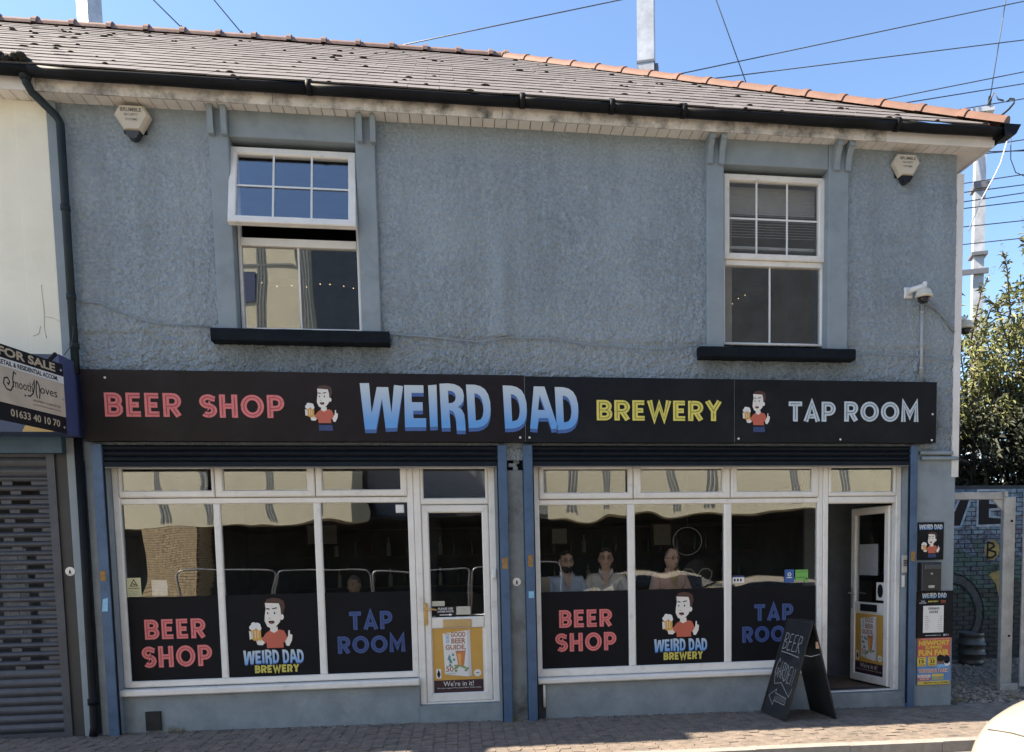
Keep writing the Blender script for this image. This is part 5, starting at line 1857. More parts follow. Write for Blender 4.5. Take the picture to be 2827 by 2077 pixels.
# ================================================================== BAR ROOM FURNITURE
t = thing('window_counter', 'dark wooden drinking counter inside along the right window', 'counter', (2.4, .5, .115))
MB().bevbox(.86, 4.0, .20, .42, 1.03, 1.07, .01).build('counter_top', M_wood, t)
for x in (.95, 2.4, 3.9):
    part('leg', M_wood, t, (x - .03, x + .03, .34, .40, .115, 1.03))
sh = thing('back_bar', 'dark back bar with shelves along the rear of the room', 'bar', (2.5, 4.7, .115))
for z in (1.25, 1.75, 2.2):
    part('shelf', M_wood, sh, (-2.6, 5.1, 4.75, 5.05, z, z + .03))
part('cabinet', M_wood, sh, (-2.6, 5.1, 4.6, 5.1, .115, 1.15))
bt = MB().lathe([(.035, 0), (.036, .01), (.036, .17), (.028, .20), (.013, .22), (.012, .28), (.014, .285), (.014, .295)], (0, 0, 0), 10)
for i, m in enumerate((mat('bottle_brown', (.10, .045, .015), .15), mat('bottle_pale', (.35, .36, .33), .2), mat('bottle_green', (.03, .09, .04), .15))):
    bm_ = bt.mesh('bottle', m, (0, 0, 0))
    for j in range(9):
        for z in (1.28, 1.78):
            o = link('bottle', bm_, (-2.2 + (j * 3 + i) * .27 + R.uniform(-.04, .04), 4.85 + R.uniform(-.05, .1), z))
            tag(o, ('small brown bottle on the dark back bar shelves', 'pale clear bottle on the dark back bar shelves', 'small green bottle on the dark back bar shelves')[i], 'bottle', ('brown', 'pale', 'green')[i] + ' bottles on the back bar')
for x0, x1, z0, z1, lab in ((-2.35, -1.85, 1.95, 2.3, 'pale framed board on the rear wall, seen in the middle pane'), (1.5, 1.8, 1.9, 2.2, 'small pale picture on the rear wall above the seated men'), (3.2, 3.55, 1.85, 2.25, 'pale picture on the rear wall seen in the last right pane')):
    t = thing('wall_picture', lab, 'picture', (x0, 4.6, z0))
    MB().bevbox(x0, x1, 4.56, 4.60, z0, z1, .01).build('frame', M_wood, t)
    part('print', M_foil, t, (x0 + .03, x1 - .03, 4.553, 4.559, z0 + .03, z1 - .03))
# high backed chair with heart outline
t = thing('high_back_chair', 'black high backed chair with pale heart outline, right of the man in peach shirt', 'chair', (2.96, 1.35, .115))
M_blk = mat('chair_black', (.018, .018, .02), .5, .4, 12, bump=.6, bs=40)
pts = [(2.78, .6), (3.14, .6), (3.16, 1.3), (3.13, 1.52), (3.05, 1.62), (2.96, 1.66), (2.87, 1.62), (2.79, 1.52), (2.76, 1.3)]
MB().prism(pts, 1.32, 1.37).build('backrest', M_blk, t)
MB().bevbox(2.76, 3.16, .95, 1.32, .55, .63, .01).build('seat', M_blk, t)
hh = [(2.96, 1.17)] + [(2.96 + .115 + .085 * math.cos(rad(a)), 1.47 + .07 * math.sin(rad(a))) for a in (-30, 20, 70, 120, 165)] + [(2.96, 1.44)]
hl = [(2 * 2.96 - x, z) for x, z in hh]
b = MB()
ribbon(b, hh, .006, 1.3165, 0, tfc)
ribbon(b, hl, .006, 1.3160, 0, tfc)
b.build('heart_trim', mat('trim_pale', (.45, .44, .40), .5), t)
for x in (2.79, 3.13):
    for y in (.98, 1.34):
        part('leg', M_blk, t, (x - .02, x + .02, y - .02, y + .02, .115, .56))
# lasso style hoop added inside, standing in for a reflection on the glass
o = MB().tube([(2.63 + .17 * math.cos(2 * math.pi * i / 28), .62, 1.87 + .16 * math.sin(2 * math.pi * i / 28)) for i in range(28)], .004, 5, closed=True)
o.tube([(2.63, .62, 2.03), (2.63, .62, 2.75)], .0015, 4)
tag(o.build('reflected_hoop', mat('hoop_pale', (.35, .33, .30), .6)), 'thin pale hoop added for a reflected ring, above the man in glasses and peach shirt', 'hoop')
t = thing('brochure', 'pale brown folded paper standing in the window at the far left of the right window', 'paper', (.93, .25, 1.07))
MB().box(.875, .985, .30, .306, 1.071, 1.50).build('sheet', mat('kraft_paper', (.36, .31, .23), .8), t)

# ================================================================== PEOPLE
def skinned(verts, edges, radii, root, lvl=2):
    me = bpy.data.meshes.new('body')
    me.from_pydata(verts, edges, [])
    ob = bpy.data.objects.new('body', me)
    COL.objects.link(ob)
    m1 = ob.modifiers.new('skin', 'SKIN')
    m1.use_smooth_shade = True
    m2 = ob.modifiers.new('sub', 'SUBSURF')
    m2.levels = m2.render_levels = lvl
    sv = me.skin_vertices[0].data
    for i, r in enumerate(radii):
        sv[i].radius = r if isinstance(r, tuple) else (r, r)
        sv[i].use_root = (i == root)
    dg = bpy.context.evaluated_depsgraph_get()
    ev = ob.evaluated_get(dg)
    out = ev.to_mesh()
    vs = [tuple(v.co) for v in out.vertices]
    fs = [tuple(p.vertices) for p in out.polygons]
    ev.to_mesh_clear()
    bpy.data.objects.remove(ob)
    bpy.data.meshes.remove(me)
    return vs, fs


J = [(0, .02, .93), (0, .03, 1.08), (0, .02, 1.24), (0, .01, 1.37), (0, .0, 1.44), (0, -.015, 1.49), (0, -.025, 1.54)]
JR = [(.15, .11), (.145, .11), (.165, .12), (.16, .105), (.075, .07), (.055, .058), (.055, .06)]
JE = [(i, i + 1) for i in range(6)]
for s in (-1, 1):
    k = len(J)
    J += [(s * .165, .01, 1.375), (s * .235, -.04, 1.19), (s * .20, -.22, 1.10), (s * .13, -.33, 1.09), (s * .115, -.375, 1.088)]
    JR += [.068, .048, .042, .028, (.042, .018)]
    JE += [(3, k), (k, k + 1), (k + 1, k + 2), (k + 2, k + 3), (k + 3, k + 4)]
    for f in range(4):
        q = len(J)
        fx = s * (.085 + f * .021)
        ln = (.062, .072, .068, .052)[f]
        J += [(fx, -.40, 1.09), (fx, -.40 - ln * .5, 1.094), (fx, -.40 - ln, 1.082)]
        JR += [.009, .0085, .0075]
        JE += [(k + 4, q), (q, q + 1), (q + 1, q + 2)]
    q = len(J)
    J += [(s * .085, -.365, 1.095), (s * .065, -.395, 1.098)]
    JR += [.011, .009]
    JE += [(k + 4, q), (q, q + 1)]
    k = len(J)
    J += [(s * .10, -.01, .90), (s * .13, -.42, .90), (s * .12, -.40, .48), (s * .13, -.52, .44)]
    JR += [.095, .06, .042, (.045, .03)]
    JE += [(0, k), (k, k + 1), (k + 1, k + 2), (k + 2, k + 3)]
BODY = skinned(J, JE, JR, 0, 1)
# shirt: torso and sleeves a little larger than the body
SJ = [(0, .02, .93), (0, .03, 1.08), (0, .02, 1.24), (0, .01, 1.375), (0, .0, 1.43)]
SR = [(.165, .13), (.162, .13), (.182, .137), (.172, .118), (.082, .078)]
SE = [(i, i + 1) for i in range(4)]
for s in (-1, 1):
    k = len(SJ)
    SJ += [(s * .165, .01, 1.378), (s * .225, -.02, 1.22), (s * .238, -.045, 1.17)]
    SR += [.082, .068, .066]
    SE += [(3, k), (k, k + 1), (k + 1, k + 2)]
SHIRT = skinned(SJ, SE, SR, 0, 2)
PJ = [(0, .02, .97), (0, .02, .90)]
PR = [(.16, .125), (.15, .12)]
PE = [(0, 1)]
for s in (-1, 1):
    k = len(PJ)
    PJ += [(s * .10, -.03, .90), (s * .13, -.42, .90), (s * .12, -.40, .53)]
    PR += [.105, .072, .062]
    PE += [(1, k), (k, k + 1), (k + 1, k + 2)]
TROU = skinned(PJ, PE, PR, 0, 1)
HC = Vector((0, -.045, 1.60))


def head_pt(t, a, k=1.0):
    """t from 0 (chin) to pi (crown), a around, a = -pi/2 is the face"""
    x = math.sin(t) * math.cos(a)
    y = math.sin(t) * math.sin(a)
    z = -math.cos(t)
    jaw = 1 - .26 * max(0, -z) ** 1.3
    px, py, pz = .078 * x * jaw, .099 * y * (1 - .10 * max(0, -z)), .128 * z
    if y < 0:
        f = max(0, -y) ** 2
        py -= .024 * math.exp(-(x / .17) ** 2 - ((z + .12) / .15) ** 2) * f
        py -= .010 * math.exp(-(x / .15) ** 2 - ((z - .10) / .2) ** 2) * f
        py += .014 * math.exp(-((abs(x) - .38) / .17) ** 2 - ((z - .10) / .10) ** 2) * f
        py -= .008 * math.exp(-(x / .6) ** 2 - ((z - .27) / .08) ** 2) * f
        py -= .007 * math.exp(-(x / .26) ** 2 - ((z + .48) / .06) ** 2) * f
        py += .006 * math.exp(-(x / .3) ** 2 - ((z + .40) / .03) ** 2) * f
        py -= .010 * math.exp(-(x / .25) ** 2 - ((z + .80) / .15) ** 2) * f
    return Vector((px * k, py * k, pz * k)) + HC


def head_patch(cond, k):
    n, m = 36, 26
    mb = MB()
    idx = {}
    for i in range(m + 1):
        for j in range(n):
            t_, a_ = math.pi * i / m, 2 * math.pi * j / n
            idx[(i, j)] = len(mb.v)
            mb.v.append(tuple(head_pt(t_, a_, k + .015 * nz_(Vector((i * .7, j * .7, 2))))))
    for i in range(m):
        for j in range(n):
            t_, a_ = math.pi * (i + .5) / m, 2 * math.pi * (j + .5) / n
            if cond(-math.cos(t_), math.sin(t_) * math.sin(a_), math.sin(t_) * math.cos(a_)):
                j2 = (j + 1) % n
                mb.f.append((idx[(i, j)], idx[(i, j2)], idx[(i + 1, j2)], idx[(i + 1, j)]))
                mb.m.append(0)
                mb.sm.append(True)
    return mb


M_skin = mat('skin', (.70, .46, .34), .55, .08, 20)
M_eye = mat('eye_dark', (.03, .025, .02), .3)
M_lip = mat('lip', (.28, .12, .10), .5)
M_jean = mat('jeans', (.04, .055, .09), .8)


def man(x, y, dz, rz, label, shirt_m, hair_m, beard=None, bald=False, glasses=True, extra=None):
    t = thing('person', label, 'person', (x, y, .115), 'men seated behind the right window', rz, True)
    off = Vector((0, 0, dz - .115))
    def bd(mb, nm, m):
        mb.v = [tuple(Vector(v) + off) for v in mb.v]
        return mb.build(nm, m, t)
    mb = MB().add(BODY[0], BODY[1], 0, True)
    n, m = 36, 26
    vs = [head_pt(math.pi * i / m, 2 * math.pi * j / n) for i in range(m + 1) for j in range(n)]
    fs = [(i * n + j, i * n + (j + 1) % n, (i + 1) * n + (j + 1) % n, (i + 1) * n + j) for i in range(m) for j in range(n)]
    mb.add(vs, fs, 0, True)
    for s in (-1, 1):
        mb.ball(HC + Vector((s * .078, .005, -.005)), (.012, .022, .034), 8, 6)
        mb.ball(HC + Vector((s * .030, -.083, .013)), (.012, .009, .008), 8, 6, 1)
    mb.ball(HC + Vector((0, -.094, -.053)), (.024, .006, .005), 8, 5, 2)
    bd(mb, 'body', [M_skin, M_eye, M_lip])
    bd(MB().add(SHIRT[0], SHIRT[1], 0, True), 'shirt', shirt_m)
    bd(MB().add(TROU[0], TROU[1], 0, True), 'trousers', M_jean)
    if bald:
        bd(head_patch(lambda z, yy, xx: z > -.15 and yy > .25 - .6 * max(0, z) and z < .75, 1.05), 'hair', hair_m)
    else:
        bd(head_patch(lambda z, yy, xx: (z > .60 and yy > -.75) or (z > -.2 and yy > .05) or (z > .28 and yy > -.30 and abs(xx) > .5), 1.07), 'hair', hair_m)
    if beard:
        bd(head_patch(lambda z, yy, xx: yy < .1 and z < -.30 and not (abs(xx) < .22 and -.50 < z < -.40) and not (z > -.42 and abs(xx) < .5 and z > -.34) and (z < -.36 or abs(xx) > .55), 1.05), 'beard', beard)
    for s in (-1, 1):
        bd(MB().tube([HC + Vector((s * .015, -.099, .036)), HC + Vector((s * .033, -.097, .041)), HC + Vector((s * .052, -.086, .034))], .0045, 5), 'eyebrow', hair_m)
    if glasses:
        g = MB()
        for s in (-1, 1):
            g.tube([HC + Vector((s * .033 + .024 * math.cos(q * math.pi / 6), -.105 + .004 * abs(math.cos(q * math.pi / 6)), .010 + .017 * math.sin(q * math.pi / 6))) for q in range(12)], .0026, 5, closed=True)
            g.tube([HC + Vector((s * .057, -.100, .014)), HC + Vector((s * .079, -.03, .012)), HC + Vector((s * .080, .012, .008))], .0022, 5)
        g.tube([HC + Vector((-.010, -.112, .013)), HC + Vector((.010, -.112, .013))], .0024, 5)
        bd(g, 'glasses', M_ink)
    cl = MB()
    for s in (-1, 1):
        cl.add([(s * .012, -.115, 1.34), (s * .085, -.070, 1.455), (s * .075, -.02, 1.50), (s * .045, -.085, 1.455),
                (s * .012, -.107, 1.338), (s * .085, -.060, 1.452), (s * .075, -.012, 1.49), (s * .045, -.075, 1.45)], [(0, 1, 2, 3), (7, 6, 5, 4), (0, 4, 5, 1), (1, 5, 6, 2), (2, 6, 7, 3), (3, 7, 4, 0)])
    bd(cl, 'collar', shirt_m)
    pk = MB()
    for q in range(4):
        pk.ball((.012, -.150 + .004 * q, 1.235 - .05 * q), (.006, .004, .006), 6, 4)
    bd(pk, 'buttons', M_whitep)
    for s in (-1, 1):
        bd(MB().tube([(s * .020, -.122, 1.345), (s * .092, -.074, 1.458)], .004, 5), 'collar_stripe', M_navy if 'polo' in label else shirt_m)
    vneck = MB().add([(0, -.1315, 1.27), (.035, -.121, 1.37), (.045, -.095, 1.43), (-.045, -.095, 1.43), (-.035, -.121, 1.37)], [(0, 1, 2, 3, 4)])
    bd(vneck, 'neck_opening', extra or M_skin)
    st = thing('bar_stool', 'round wooden bar stool under the ' + ' '.join(label.split(',')[0].split()[:7]), 'stool', (x, y, .115), 'stools of the seated men')
    MB().lathe([(.15, 0), (.17, .01), (.17, .04), (.15, .05)], (x, y + .02, .79 + dz), 18).build('seat', M_wood, st)
    for k in range(4):
        a = math.pi / 4 + k * math.pi / 2
        MB().tube([(x + .11 * math.cos(a), y + .11 * math.sin(a), .79 + dz), (x + .19 * math.cos(a), y + .19 * math.sin(a), .117)], .014, 6).build('leg', M_wood, st)
    MB().tube([(x + .16 * math.cos(q * math.pi / 8), y + .16 * math.sin(q * math.pi / 8), .36) for q in range(16)], .009, 5, closed=True).build('foot_ring', M_galv, st)
    return t


man(1.21, .71, .055, rad(9), 'bearded man in pale blue shirt and dark glasses, seated behind the right window', mat('shirt_blue', (.58, .66, .80), .85, .12, 18, bump=.9, bs=16, bd=.02), mat('hair_dark', (.03, .022, .018), .8), beard=mat('beard', (.05, .033, .025), .9))
man(1.69, .75, .08, rad(-9), 'dark haired man in cream polo shirt, seated between the two men in glasses', mat('shirt_cream', (.76, .70, .63), .85, .12, 18, bump=.9, bs=16, bd=.02), MATS['hair_dark'], glasses=True, extra=None)
man(2.44, .70, .065, rad(16), 'grey haired man in peach shirt over yellow top, seated right of the mullion', mat('shirt_peach', (.80, .50, .37), .85, .12, 18, bump=.9, bs=16, bd=.02), mat('hair_grey', (.22, .21, .20), .8), bald=True, extra=mat('shirt_yellow', (.55, .34, .11), .85))
man(-1.29, 2.0, -.20, rad(-25), 'grey haired person low down behind the third pane beside the closed door', mat('shirt_grey', (.3, .3, .31), .85), MATS['hair_grey'], glasses=False)
for cx, lab, c in ((1.47, 'pint glass on the counter between the first two men', (.06, .03, .03)), (2.22, 'pint glass of pale beer on the counter left of the man in peach shirt', (.45, .30, .06))):
    t = thing('pint_glass', lab, 'glass', (cx, .30, 1.07))
    MB().lathe([(.030, 0), (.040, .10), (.044, .27), (.041, .27), (.037, .10), (.027, .01)], (cx, .30, 1.071), 14).build('glass', M_glassU, t)
    MB().lathe([(.026, .012), (.036, .10), (.039, .22)], (cx, .30, 1.071), 14).build('drink', mat('drink_' + ('dark' if c[0] < .1 else 'pale'), c, .3), t)
t = thing('pot_plant', 'small dark leafed plant in a pale dish on the counter before the peach shirt', 'plant', (2.70, .32, 1.07))
MB().lathe([(.03, 0), (.05, .12), (.11, .255), (.105, .258), (.045, .13), (.03, .02)], (2.70, .32, 1.071), 18).build('dish', mat('dish_pale', (.55, .52, .42), .4), t)
b = MB()
for i in range(22):
    a, l = R.uniform(0, 6.28), R.uniform(.06, .13)
    p = Vector((2.70, .32, 1.33))
    d = Vector((math.cos(a), math.sin(a), R.uniform(.3, 1.2))).normalized()
    s_ = d.cross(Vector((0, 0, 1))).normalized() * .014
    b.add([p + d * l * .3, p + d * l * .7 + s_, p + d * l * 1.2, p + d * l * .7 - s_], [(0, 1, 2, 3)])
b.build('foliage', mat('leaf_dark', (.02, .03, .018), .7), t)

# ================================================================== YARD ON THE RIGHT
b = MB().add([(5.58, .28, -.085), (30, .28, -.085), (30, 8, -.085), (5.58, 8, -.085)], [(0, 1, 2, 3)])
struct(b.build('yard_ground', M_ground))
b = MB()
for _ in range(3600):
    x, y = R.uniform(5.6, 9.6), R.uniform(.1, 3.4)
    s = R.uniform(.012, .04) * (1.5 if R.random() < .1 else 1)
    z = -.085 + s * .2
    q = [R.uniform(.7, 1.3) for _ in range(6)]
    a = R.uniform(0, 3)
    c_, s_ = math.cos(a) * s, math.sin(a) * s
    b.add([(x + c_ * q[0], y + s_ * q[0], z), (x - s_ * q[1], y + c_ * q[1], z), (x - c_ * q[2], y - s_ * q[2], z), (x + s_ * q[3], y - c_ * q[3], z), (x, y, z + s * .75 * q[4])], [(0, 1, 4), (1, 2, 4), (2, 3, 4), (3, 0, 4)])
o = b.build('rubble', M_grav)
o['kind'] = 'stuff'

# graffiti wall, brick by brick
m = bpy.data.materials.new('graffiti_brick')
m.use_nodes = True
N, L = m.node_tree.nodes, m.node_tree.links
bs_ = N['Principled BSDF']
bs_.inputs['Roughness'].default_value = .85
geo = N.new('ShaderNodeNewGeometry')
spx = N.new('ShaderNodeSeparateXYZ')
L.new(geo.outputs['Position'], spx.inputs[0])
nz1 = N.new('ShaderNodeTexNoise')
nz1.inputs['Scale'].default_value = 4.5
nz1.inputs['Detail'].default_value = 9
L.new(geo.outputs['Position'], nz1.inputs['Vector'])
ad = N.new('ShaderNodeMath')
ad.operation = 'MULTIPLY_ADD'
ad.inputs[1].default_value = .36
L.new(spx.outputs['Z'], ad.inputs[0])
sb_ = N.new('ShaderNodeMath')
sb_.operation = 'MULTIPLY_ADD'
sb_.inputs[1].default_value = 1.0
sb_.inputs[2].default_value = -.50
L.new(nz1.outputs['Fac'], sb_.inputs[0])
L.new(sb_.outputs[0], ad.inputs[2])
cr_ = N.new('ShaderNodeValToRGB')
e = cr_.color_ramp.elements
e[0].position = 0.0
e[0].color = (.06, .058, .06, 1)
e[1].position = 1.0
e[1].color = (.09, .15, .21, 1)
for p_, c_ in ((.22, (.085, .078, .072, 1)), (.34, (.06, .08, .065, 1)), (.42, (.085, .145, .105, 1)), (.50, (.11, .18, .165, 1)), (.56, (.095, .08, .09, 1)), (.62, (.18, .26, .34, 1)), (.72, (.13, .12, .15, 1)), (.8, (.27, .36, .43, 1))):
    q = e.new(p_)
    q.color = c_
L.new(ad.outputs[0], cr_.inputs[0])
L.new(cr_.outputs[0], bs_.inputs['Base Color'])
M_graf = m
GY = 3.5
GW = thing('graffiti_wall', 'brick yard wall covered in blue and green graffiti, behind the galvanised gate', 'wall', (8.6, GY, -.1))
part('mortar', mat('painted_mortar', (.05, .06, .065), .9, .4, 5), GW, (6.0, 11, GY + .006, GY + .25, -.2, 2.74))
kb = MB().bevbox(-.1045, .1045, -.006, .05, 0, .062, .004)
kme2 = kb.mesh('brick', M_graf, (0, 0, 0))
row = 0
z = -.10
pieces = []
while z < 2.68:
    x = 7.0 + (row % 2) * .1125
    while x < 9.9:
        pieces.append((x, z))
        x += .2245
    z += .0735
    row += 1
pieces.sort(key=lambda p: abs(p[0] - 8.36))
bulk = MB()
for i, (x, z) in enumerate(pieces):
    yy = GY + R.uniform(-.004, .003)
    if i < 298:
        link('brick', kme2, (x, yy, z), GW)
    else:
        bulk.bevbox(x - .1045, x + .1045, yy - .006, yy + .05, z, z + .062, .004)
o = bulk.build('bricks', M_graf, GW)
o['kind'] = 'stuff'
gy = GY - .013
b = MB()
def outl(pl, k_):
    ribbon(b, pl + [pl[0]], .018, gy - .001 - k_ * .0005, 1, tfc)
shapes = [[(7.62, 2.62), (7.80, 2.62), (7.93, 2.36), (8.05, 2.62), (8.24, 2.62), (8.04, 2.08), (7.90, 2.08), (7.86, 2.2)],
          [(8.33, 2.66), (8.80, 2.66), (8.80, 2.55), (8.55, 2.53), (8.55, 2.46), (8.70, 2.45), (8.70, 2.36), (8.55, 2.35), (8.55, 2.24), (8.78, 2.22), (8.78, 2.10), (8.33, 2.09)]]
for i, s_ in enumerate(shapes):
    b.flat(s_, gy - .0005, 0)
    outl(s_, i)
b.flat(ell(8.60, 1.70, .135, .165, 14), gy, 2)
for pl in ([(8.52, 1.57), (8.525, 1.83)], [(8.525, 1.825), (8.62, 1.80), (8.64, 1.755), (8.54, 1.70), (8.66, 1.665), (8.67, 1.615), (8.61, 1.575), (8.52, 1.575)]):
    ribbon(b, pl, .017, gy - .001, 0, tfc)
ribbon(b, arc(7.85, .66, .55, .60, 95, -45, 14), .05, gy, 3, tfc)
ribbon(b, arc(7.85, .66, .47, .52, 95, -45, 14), .010, gy - .001, 0, tfc)
ribbon(b, arc(7.85, .66, .63, .68, 95, -45, 14), .010, gy - .001, 0, tfc)
b.flat([(8.55, 1.30), (8.72, 1.36), (8.84, 1.38), (8.84, .98), (8.74, .95), (8.68, 1.15)], gy, 2)
b.build('graffiti_paint', [M_ink, mat('spray_white', (.38, .44, .50), .8, .3, 9, col2=(.12, .25, .40), c2s=5), mat('spray_yellow', (.38, .29, .09), .8, .3, 9), mat('spray_grey', (.085, .088, .085), .8, .3, 9)], GW)
t = thing('beer_keg', 'dull steel beer keg standing on rubble before the graffiti wall', 'keg', (7.93, 3.0, -.08))
MB().lathe([(.17, 0), (.18, .01), (.18, .05), (.17, .06), (.185, .09), (.19, .15), (.205, .155), (.205, .175), (.19, .18), (.19, .30), (.205, .305), (.205, .325), (.19, .33), (.18, .40), (.165, .43), (.175, .435), (.175, .49), (.165, .495), (.155, .44), (.05, .43)], (7.93, 3.0, -.075), 20).build('barrel', mat('keg_steel', (.13, .12, .105), .5, .25, 8, metal=.5), t)
# gate
t = thing('gate_frame', 'galvanised steel gate post and top rail beside the right pilaster', 'gate', (6.85, .8, -.1))
MB().bevbox(6.745, 6.905, .76, .82, -.06, 2.36, .008).build('post', M_galv, t)
MB().bevbox(5.62, 6.744, .77, .83, 2.33, 2.42, .006).build('top_rail', M_galv, t)
MB().prism([(6.744, 2.329), (6.60, 2.329), (6.744, 2.18)], .785, .80).build('gusset', M_galv, t)
MB().bevbox(6.70, 6.95, .70, .735, -.07, .02, .004).build('base_plate', M_galv, t)
for z in (2.06, .62):
    MB().lathe([(.016, 0), (.014, .008)], (6.85, .759, z), 8, 0, '-y').build('bolt', M_gut, t)
MB().bevbox(6.72, 6.76, .72, .88, 2.36, 2.43, .004).build('post_cap', M_galv, t)
t = thing('sheet_gate', 'pale grey sheet metal gate leaf at the right edge', 'gate', (7.8, .7, -.06))
MB().bevbox(6.985, 8.6, .72, .74, .0, 2.40, .004).build('sheet', mat('sheet_grey', (.36, .385, .40), .55, .12, 2.2), t)
for x in (6.97, 8.6):
    part('stile', M_galv, t, (x, x + .05, .70, .719, -.02, 2.45))
part('rail', M_galv, t, (7.021, 8.599, .70, .719, 2.38, 2.45))
part('rail', M_galv, t, (7.021, 8.599, .70, .719, -.02, .05))

# ================================================================== BUSHES BEYOND THE YARD WALL
M_leafb = mat('leaf_bright', (.12, .135, .04), .6, .4, 3.5, col2=(.19, .165, .055), c2s=1.8)
M_leaf_shade = mat('leaf_shaded', (.024, .030, .015), .7, .4, 3.5)  # shade of the lower bush is put into this leaf colour
M_stem = mat('stem_brown', (.10, .08, .055), .8)


def shrub(name, label, base, clumps, shoots, nleaf, m_leaf, ls):
    t = thing(name, label, 'bush', base, 'bushes beyond the yard wall')
    st = MB()
    lf = MB()
    def leaf(p, d, l):
        s_ = d.cross(Vector((R.uniform(-1, 1), R.uniform(-1, 1), R.uniform(-.2, 1)))).normalized()
        n_ = s_.cross(d)
        m_ = p + d * l * .45
        tip = p + d * l + n_ * l * -.12 + Vector((0, 0, -l * .25))
        lf.add([p, m_ + s_ * l * .16, tip, m_ - s_ * l * .16], [(0, 1, 2, 3)])
    for (c, r) in clumps:
        c = Vector(c)
        bp_ = Vector(base)
        mid = bp_.lerp(c, .5) + Vector((R.uniform(-.3, .3), R.uniform(-.2, .2), .3))
        st.tube([bp_, mid, c], [.05, .035, .015], 6)
        for _ in range(7):
            q = c + Vector((R.gauss(0, 1), R.gauss(0, 1), R.gauss(0, 1))).normalized() * r * R.uniform(.6, 1.1)
            st.tube([c.lerp(bp_, .2), c.lerp(q, .5), q], [.016, .011, .005], 5)
        nn = int(nleaf * r * r)
        for _ in range(nn):
            d = Vector((R.gauss(0, 1), R.gauss(0, 1), R.gauss(0, 1))).normalized()
            rr = r * R.uniform(.25, 1.0) ** .5
            p = c + Vector((d.x * rr, d.y * rr, d.z * rr * .95))
            if noise.noise(p * 1.9) < -.12:
                continue
            dd = (d + Vector((R.gauss(0, .5), R.gauss(0, .5), R.gauss(-.1, .5)))).normalized()
            leaf(p, dd, ls * R.uniform(.6, 1.3))
    for (p, q) in shoots:
        p, q = Vector(p), Vector(q)
        md = p.lerp(q, .55) + Vector((0, 0, .25))
        st.tube([p, md, q], [.018, .012, .004], 5)
        for i in range(46):
            u = R.uniform(.15, 1)
            c = p.lerp(md, u / .55) if u < .55 else md.lerp(q, (u - .55) / .45)
            d = ((q - p).normalized() * .5 + Vector((R.gauss(0, .6), R.gauss(0, .6), R.gauss(0, .4)))).normalized()
            leaf(c, d, ls * R.uniform(.6, 1.2))
        for i in range(16):
            u = i / 15
            leaf(q + Vector((R.gauss(0, .02), R.gauss(0, .02), 0)) + (q - md).normalized() * u * .22, Vector((R.gauss(0, 1), R.gauss(0, 1), .4)).normalized(), .045)
    st.build('stems', M_stem, t)
    lf.build('foliage', m_leaf, t)


shrub('bush', 'tall bright leaved bush with arching shoots nearest the white corner trim', (9.1, 5.0, .2),
      [((8.75, 5.0, 4.7), .8), ((9.2, 5.0, 5.3), .7), ((9.3, 4.9, 4.4), .8), ((8.55, 5.0, 4.2), .7)],
      [((9.0, 5, 5.3), (8.85, 4.9, 6.25)), ((9.2, 5, 5.4), (9.45, 4.9, 6.5)), ((9.3, 5, 5.3), (9.75, 4.9, 6.1)), ((8.8, 5, 4.8), (8.65, 4.9, 5.9))], 2000, M_leafb, .13)
shrub('bush', 'tall bright leaved bush rising at the right edge of the picture', (10.6, 5.4, .2),
      [((10.0, 5.3, 5.2), .85), ((10.5, 5.3, 6.0), .7), ((10.2, 5.2, 4.6), .8), ((10.9, 5.4, 5.0), 1.0), ((11.2, 5.4, 6.3), .8)],
      [((10.2, 5.3, 6.0), (9.95, 5.2, 7.05)), ((10.5, 5.3, 6.2), (10.35, 5.2, 7.5)), ((10.9, 5.3, 6.0), (11.1, 5.2, 7.6)), ((10.2, 5.3, 5.4), (9.6, 5.2, 6.3)), ((11.0, 5.3, 7.0), (10.55, 5.1, 8.2))], 2000, M_leafb, .14)
shrub('bush', 'dense bush, shade put into its dark leaf colour, filling the space above the graffiti wall', (9.8, 5.4, .2),
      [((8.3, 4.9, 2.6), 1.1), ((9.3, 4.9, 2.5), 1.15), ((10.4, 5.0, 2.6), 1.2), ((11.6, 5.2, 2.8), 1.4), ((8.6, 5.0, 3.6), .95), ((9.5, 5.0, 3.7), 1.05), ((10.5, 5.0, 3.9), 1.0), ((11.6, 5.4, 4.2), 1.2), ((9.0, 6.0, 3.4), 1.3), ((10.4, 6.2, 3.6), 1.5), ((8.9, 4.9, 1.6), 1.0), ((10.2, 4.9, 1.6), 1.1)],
      [((8.6, 4.6, 3.2), (8.35, 4.3, 3.6)), ((9.4, 4.4, 3.0), (9.0, 4.0, 3.3))], 2300, M_leaf_shade, .16)
# weeds at the foot of the walls
M_dry = mat('dry_grass', (.20, .17, .09), .8, .3, 20)
for (x, y, n_, lab) in ((-2.86, .01, 26, 'dry grass tuft at the foot of the left stall riser'), (5.75, .15, 30, 'dry weeds at the pavement edge right of the pilaster'), (.57, -.06, 14, 'small dry weed at the foot of the grey pillar'), (6.5, .2, 24, 'dry weeds at the foot of the gate post')):
    b = MB()
    for _ in range(n_):
        a, l = R.uniform(0, 6.28), R.uniform(.05, .14)
        p = Vector((x + R.uniform(-.08, .08), y + R.uniform(-.03, .03), gz(x) - .01))
        d = Vector((math.cos(a) * .6, math.sin(a) * .5, R.uniform(.5, 1.2))).normalized()
        s_ = d.cross(Vector((0, 1, .1))).normalized() * .004
        b.add([p - s_, p + s_, p + d * l], [(0, 1, 2)])
    tag(b.build('weed', M_dry), lab, 'weed')
b = MB()
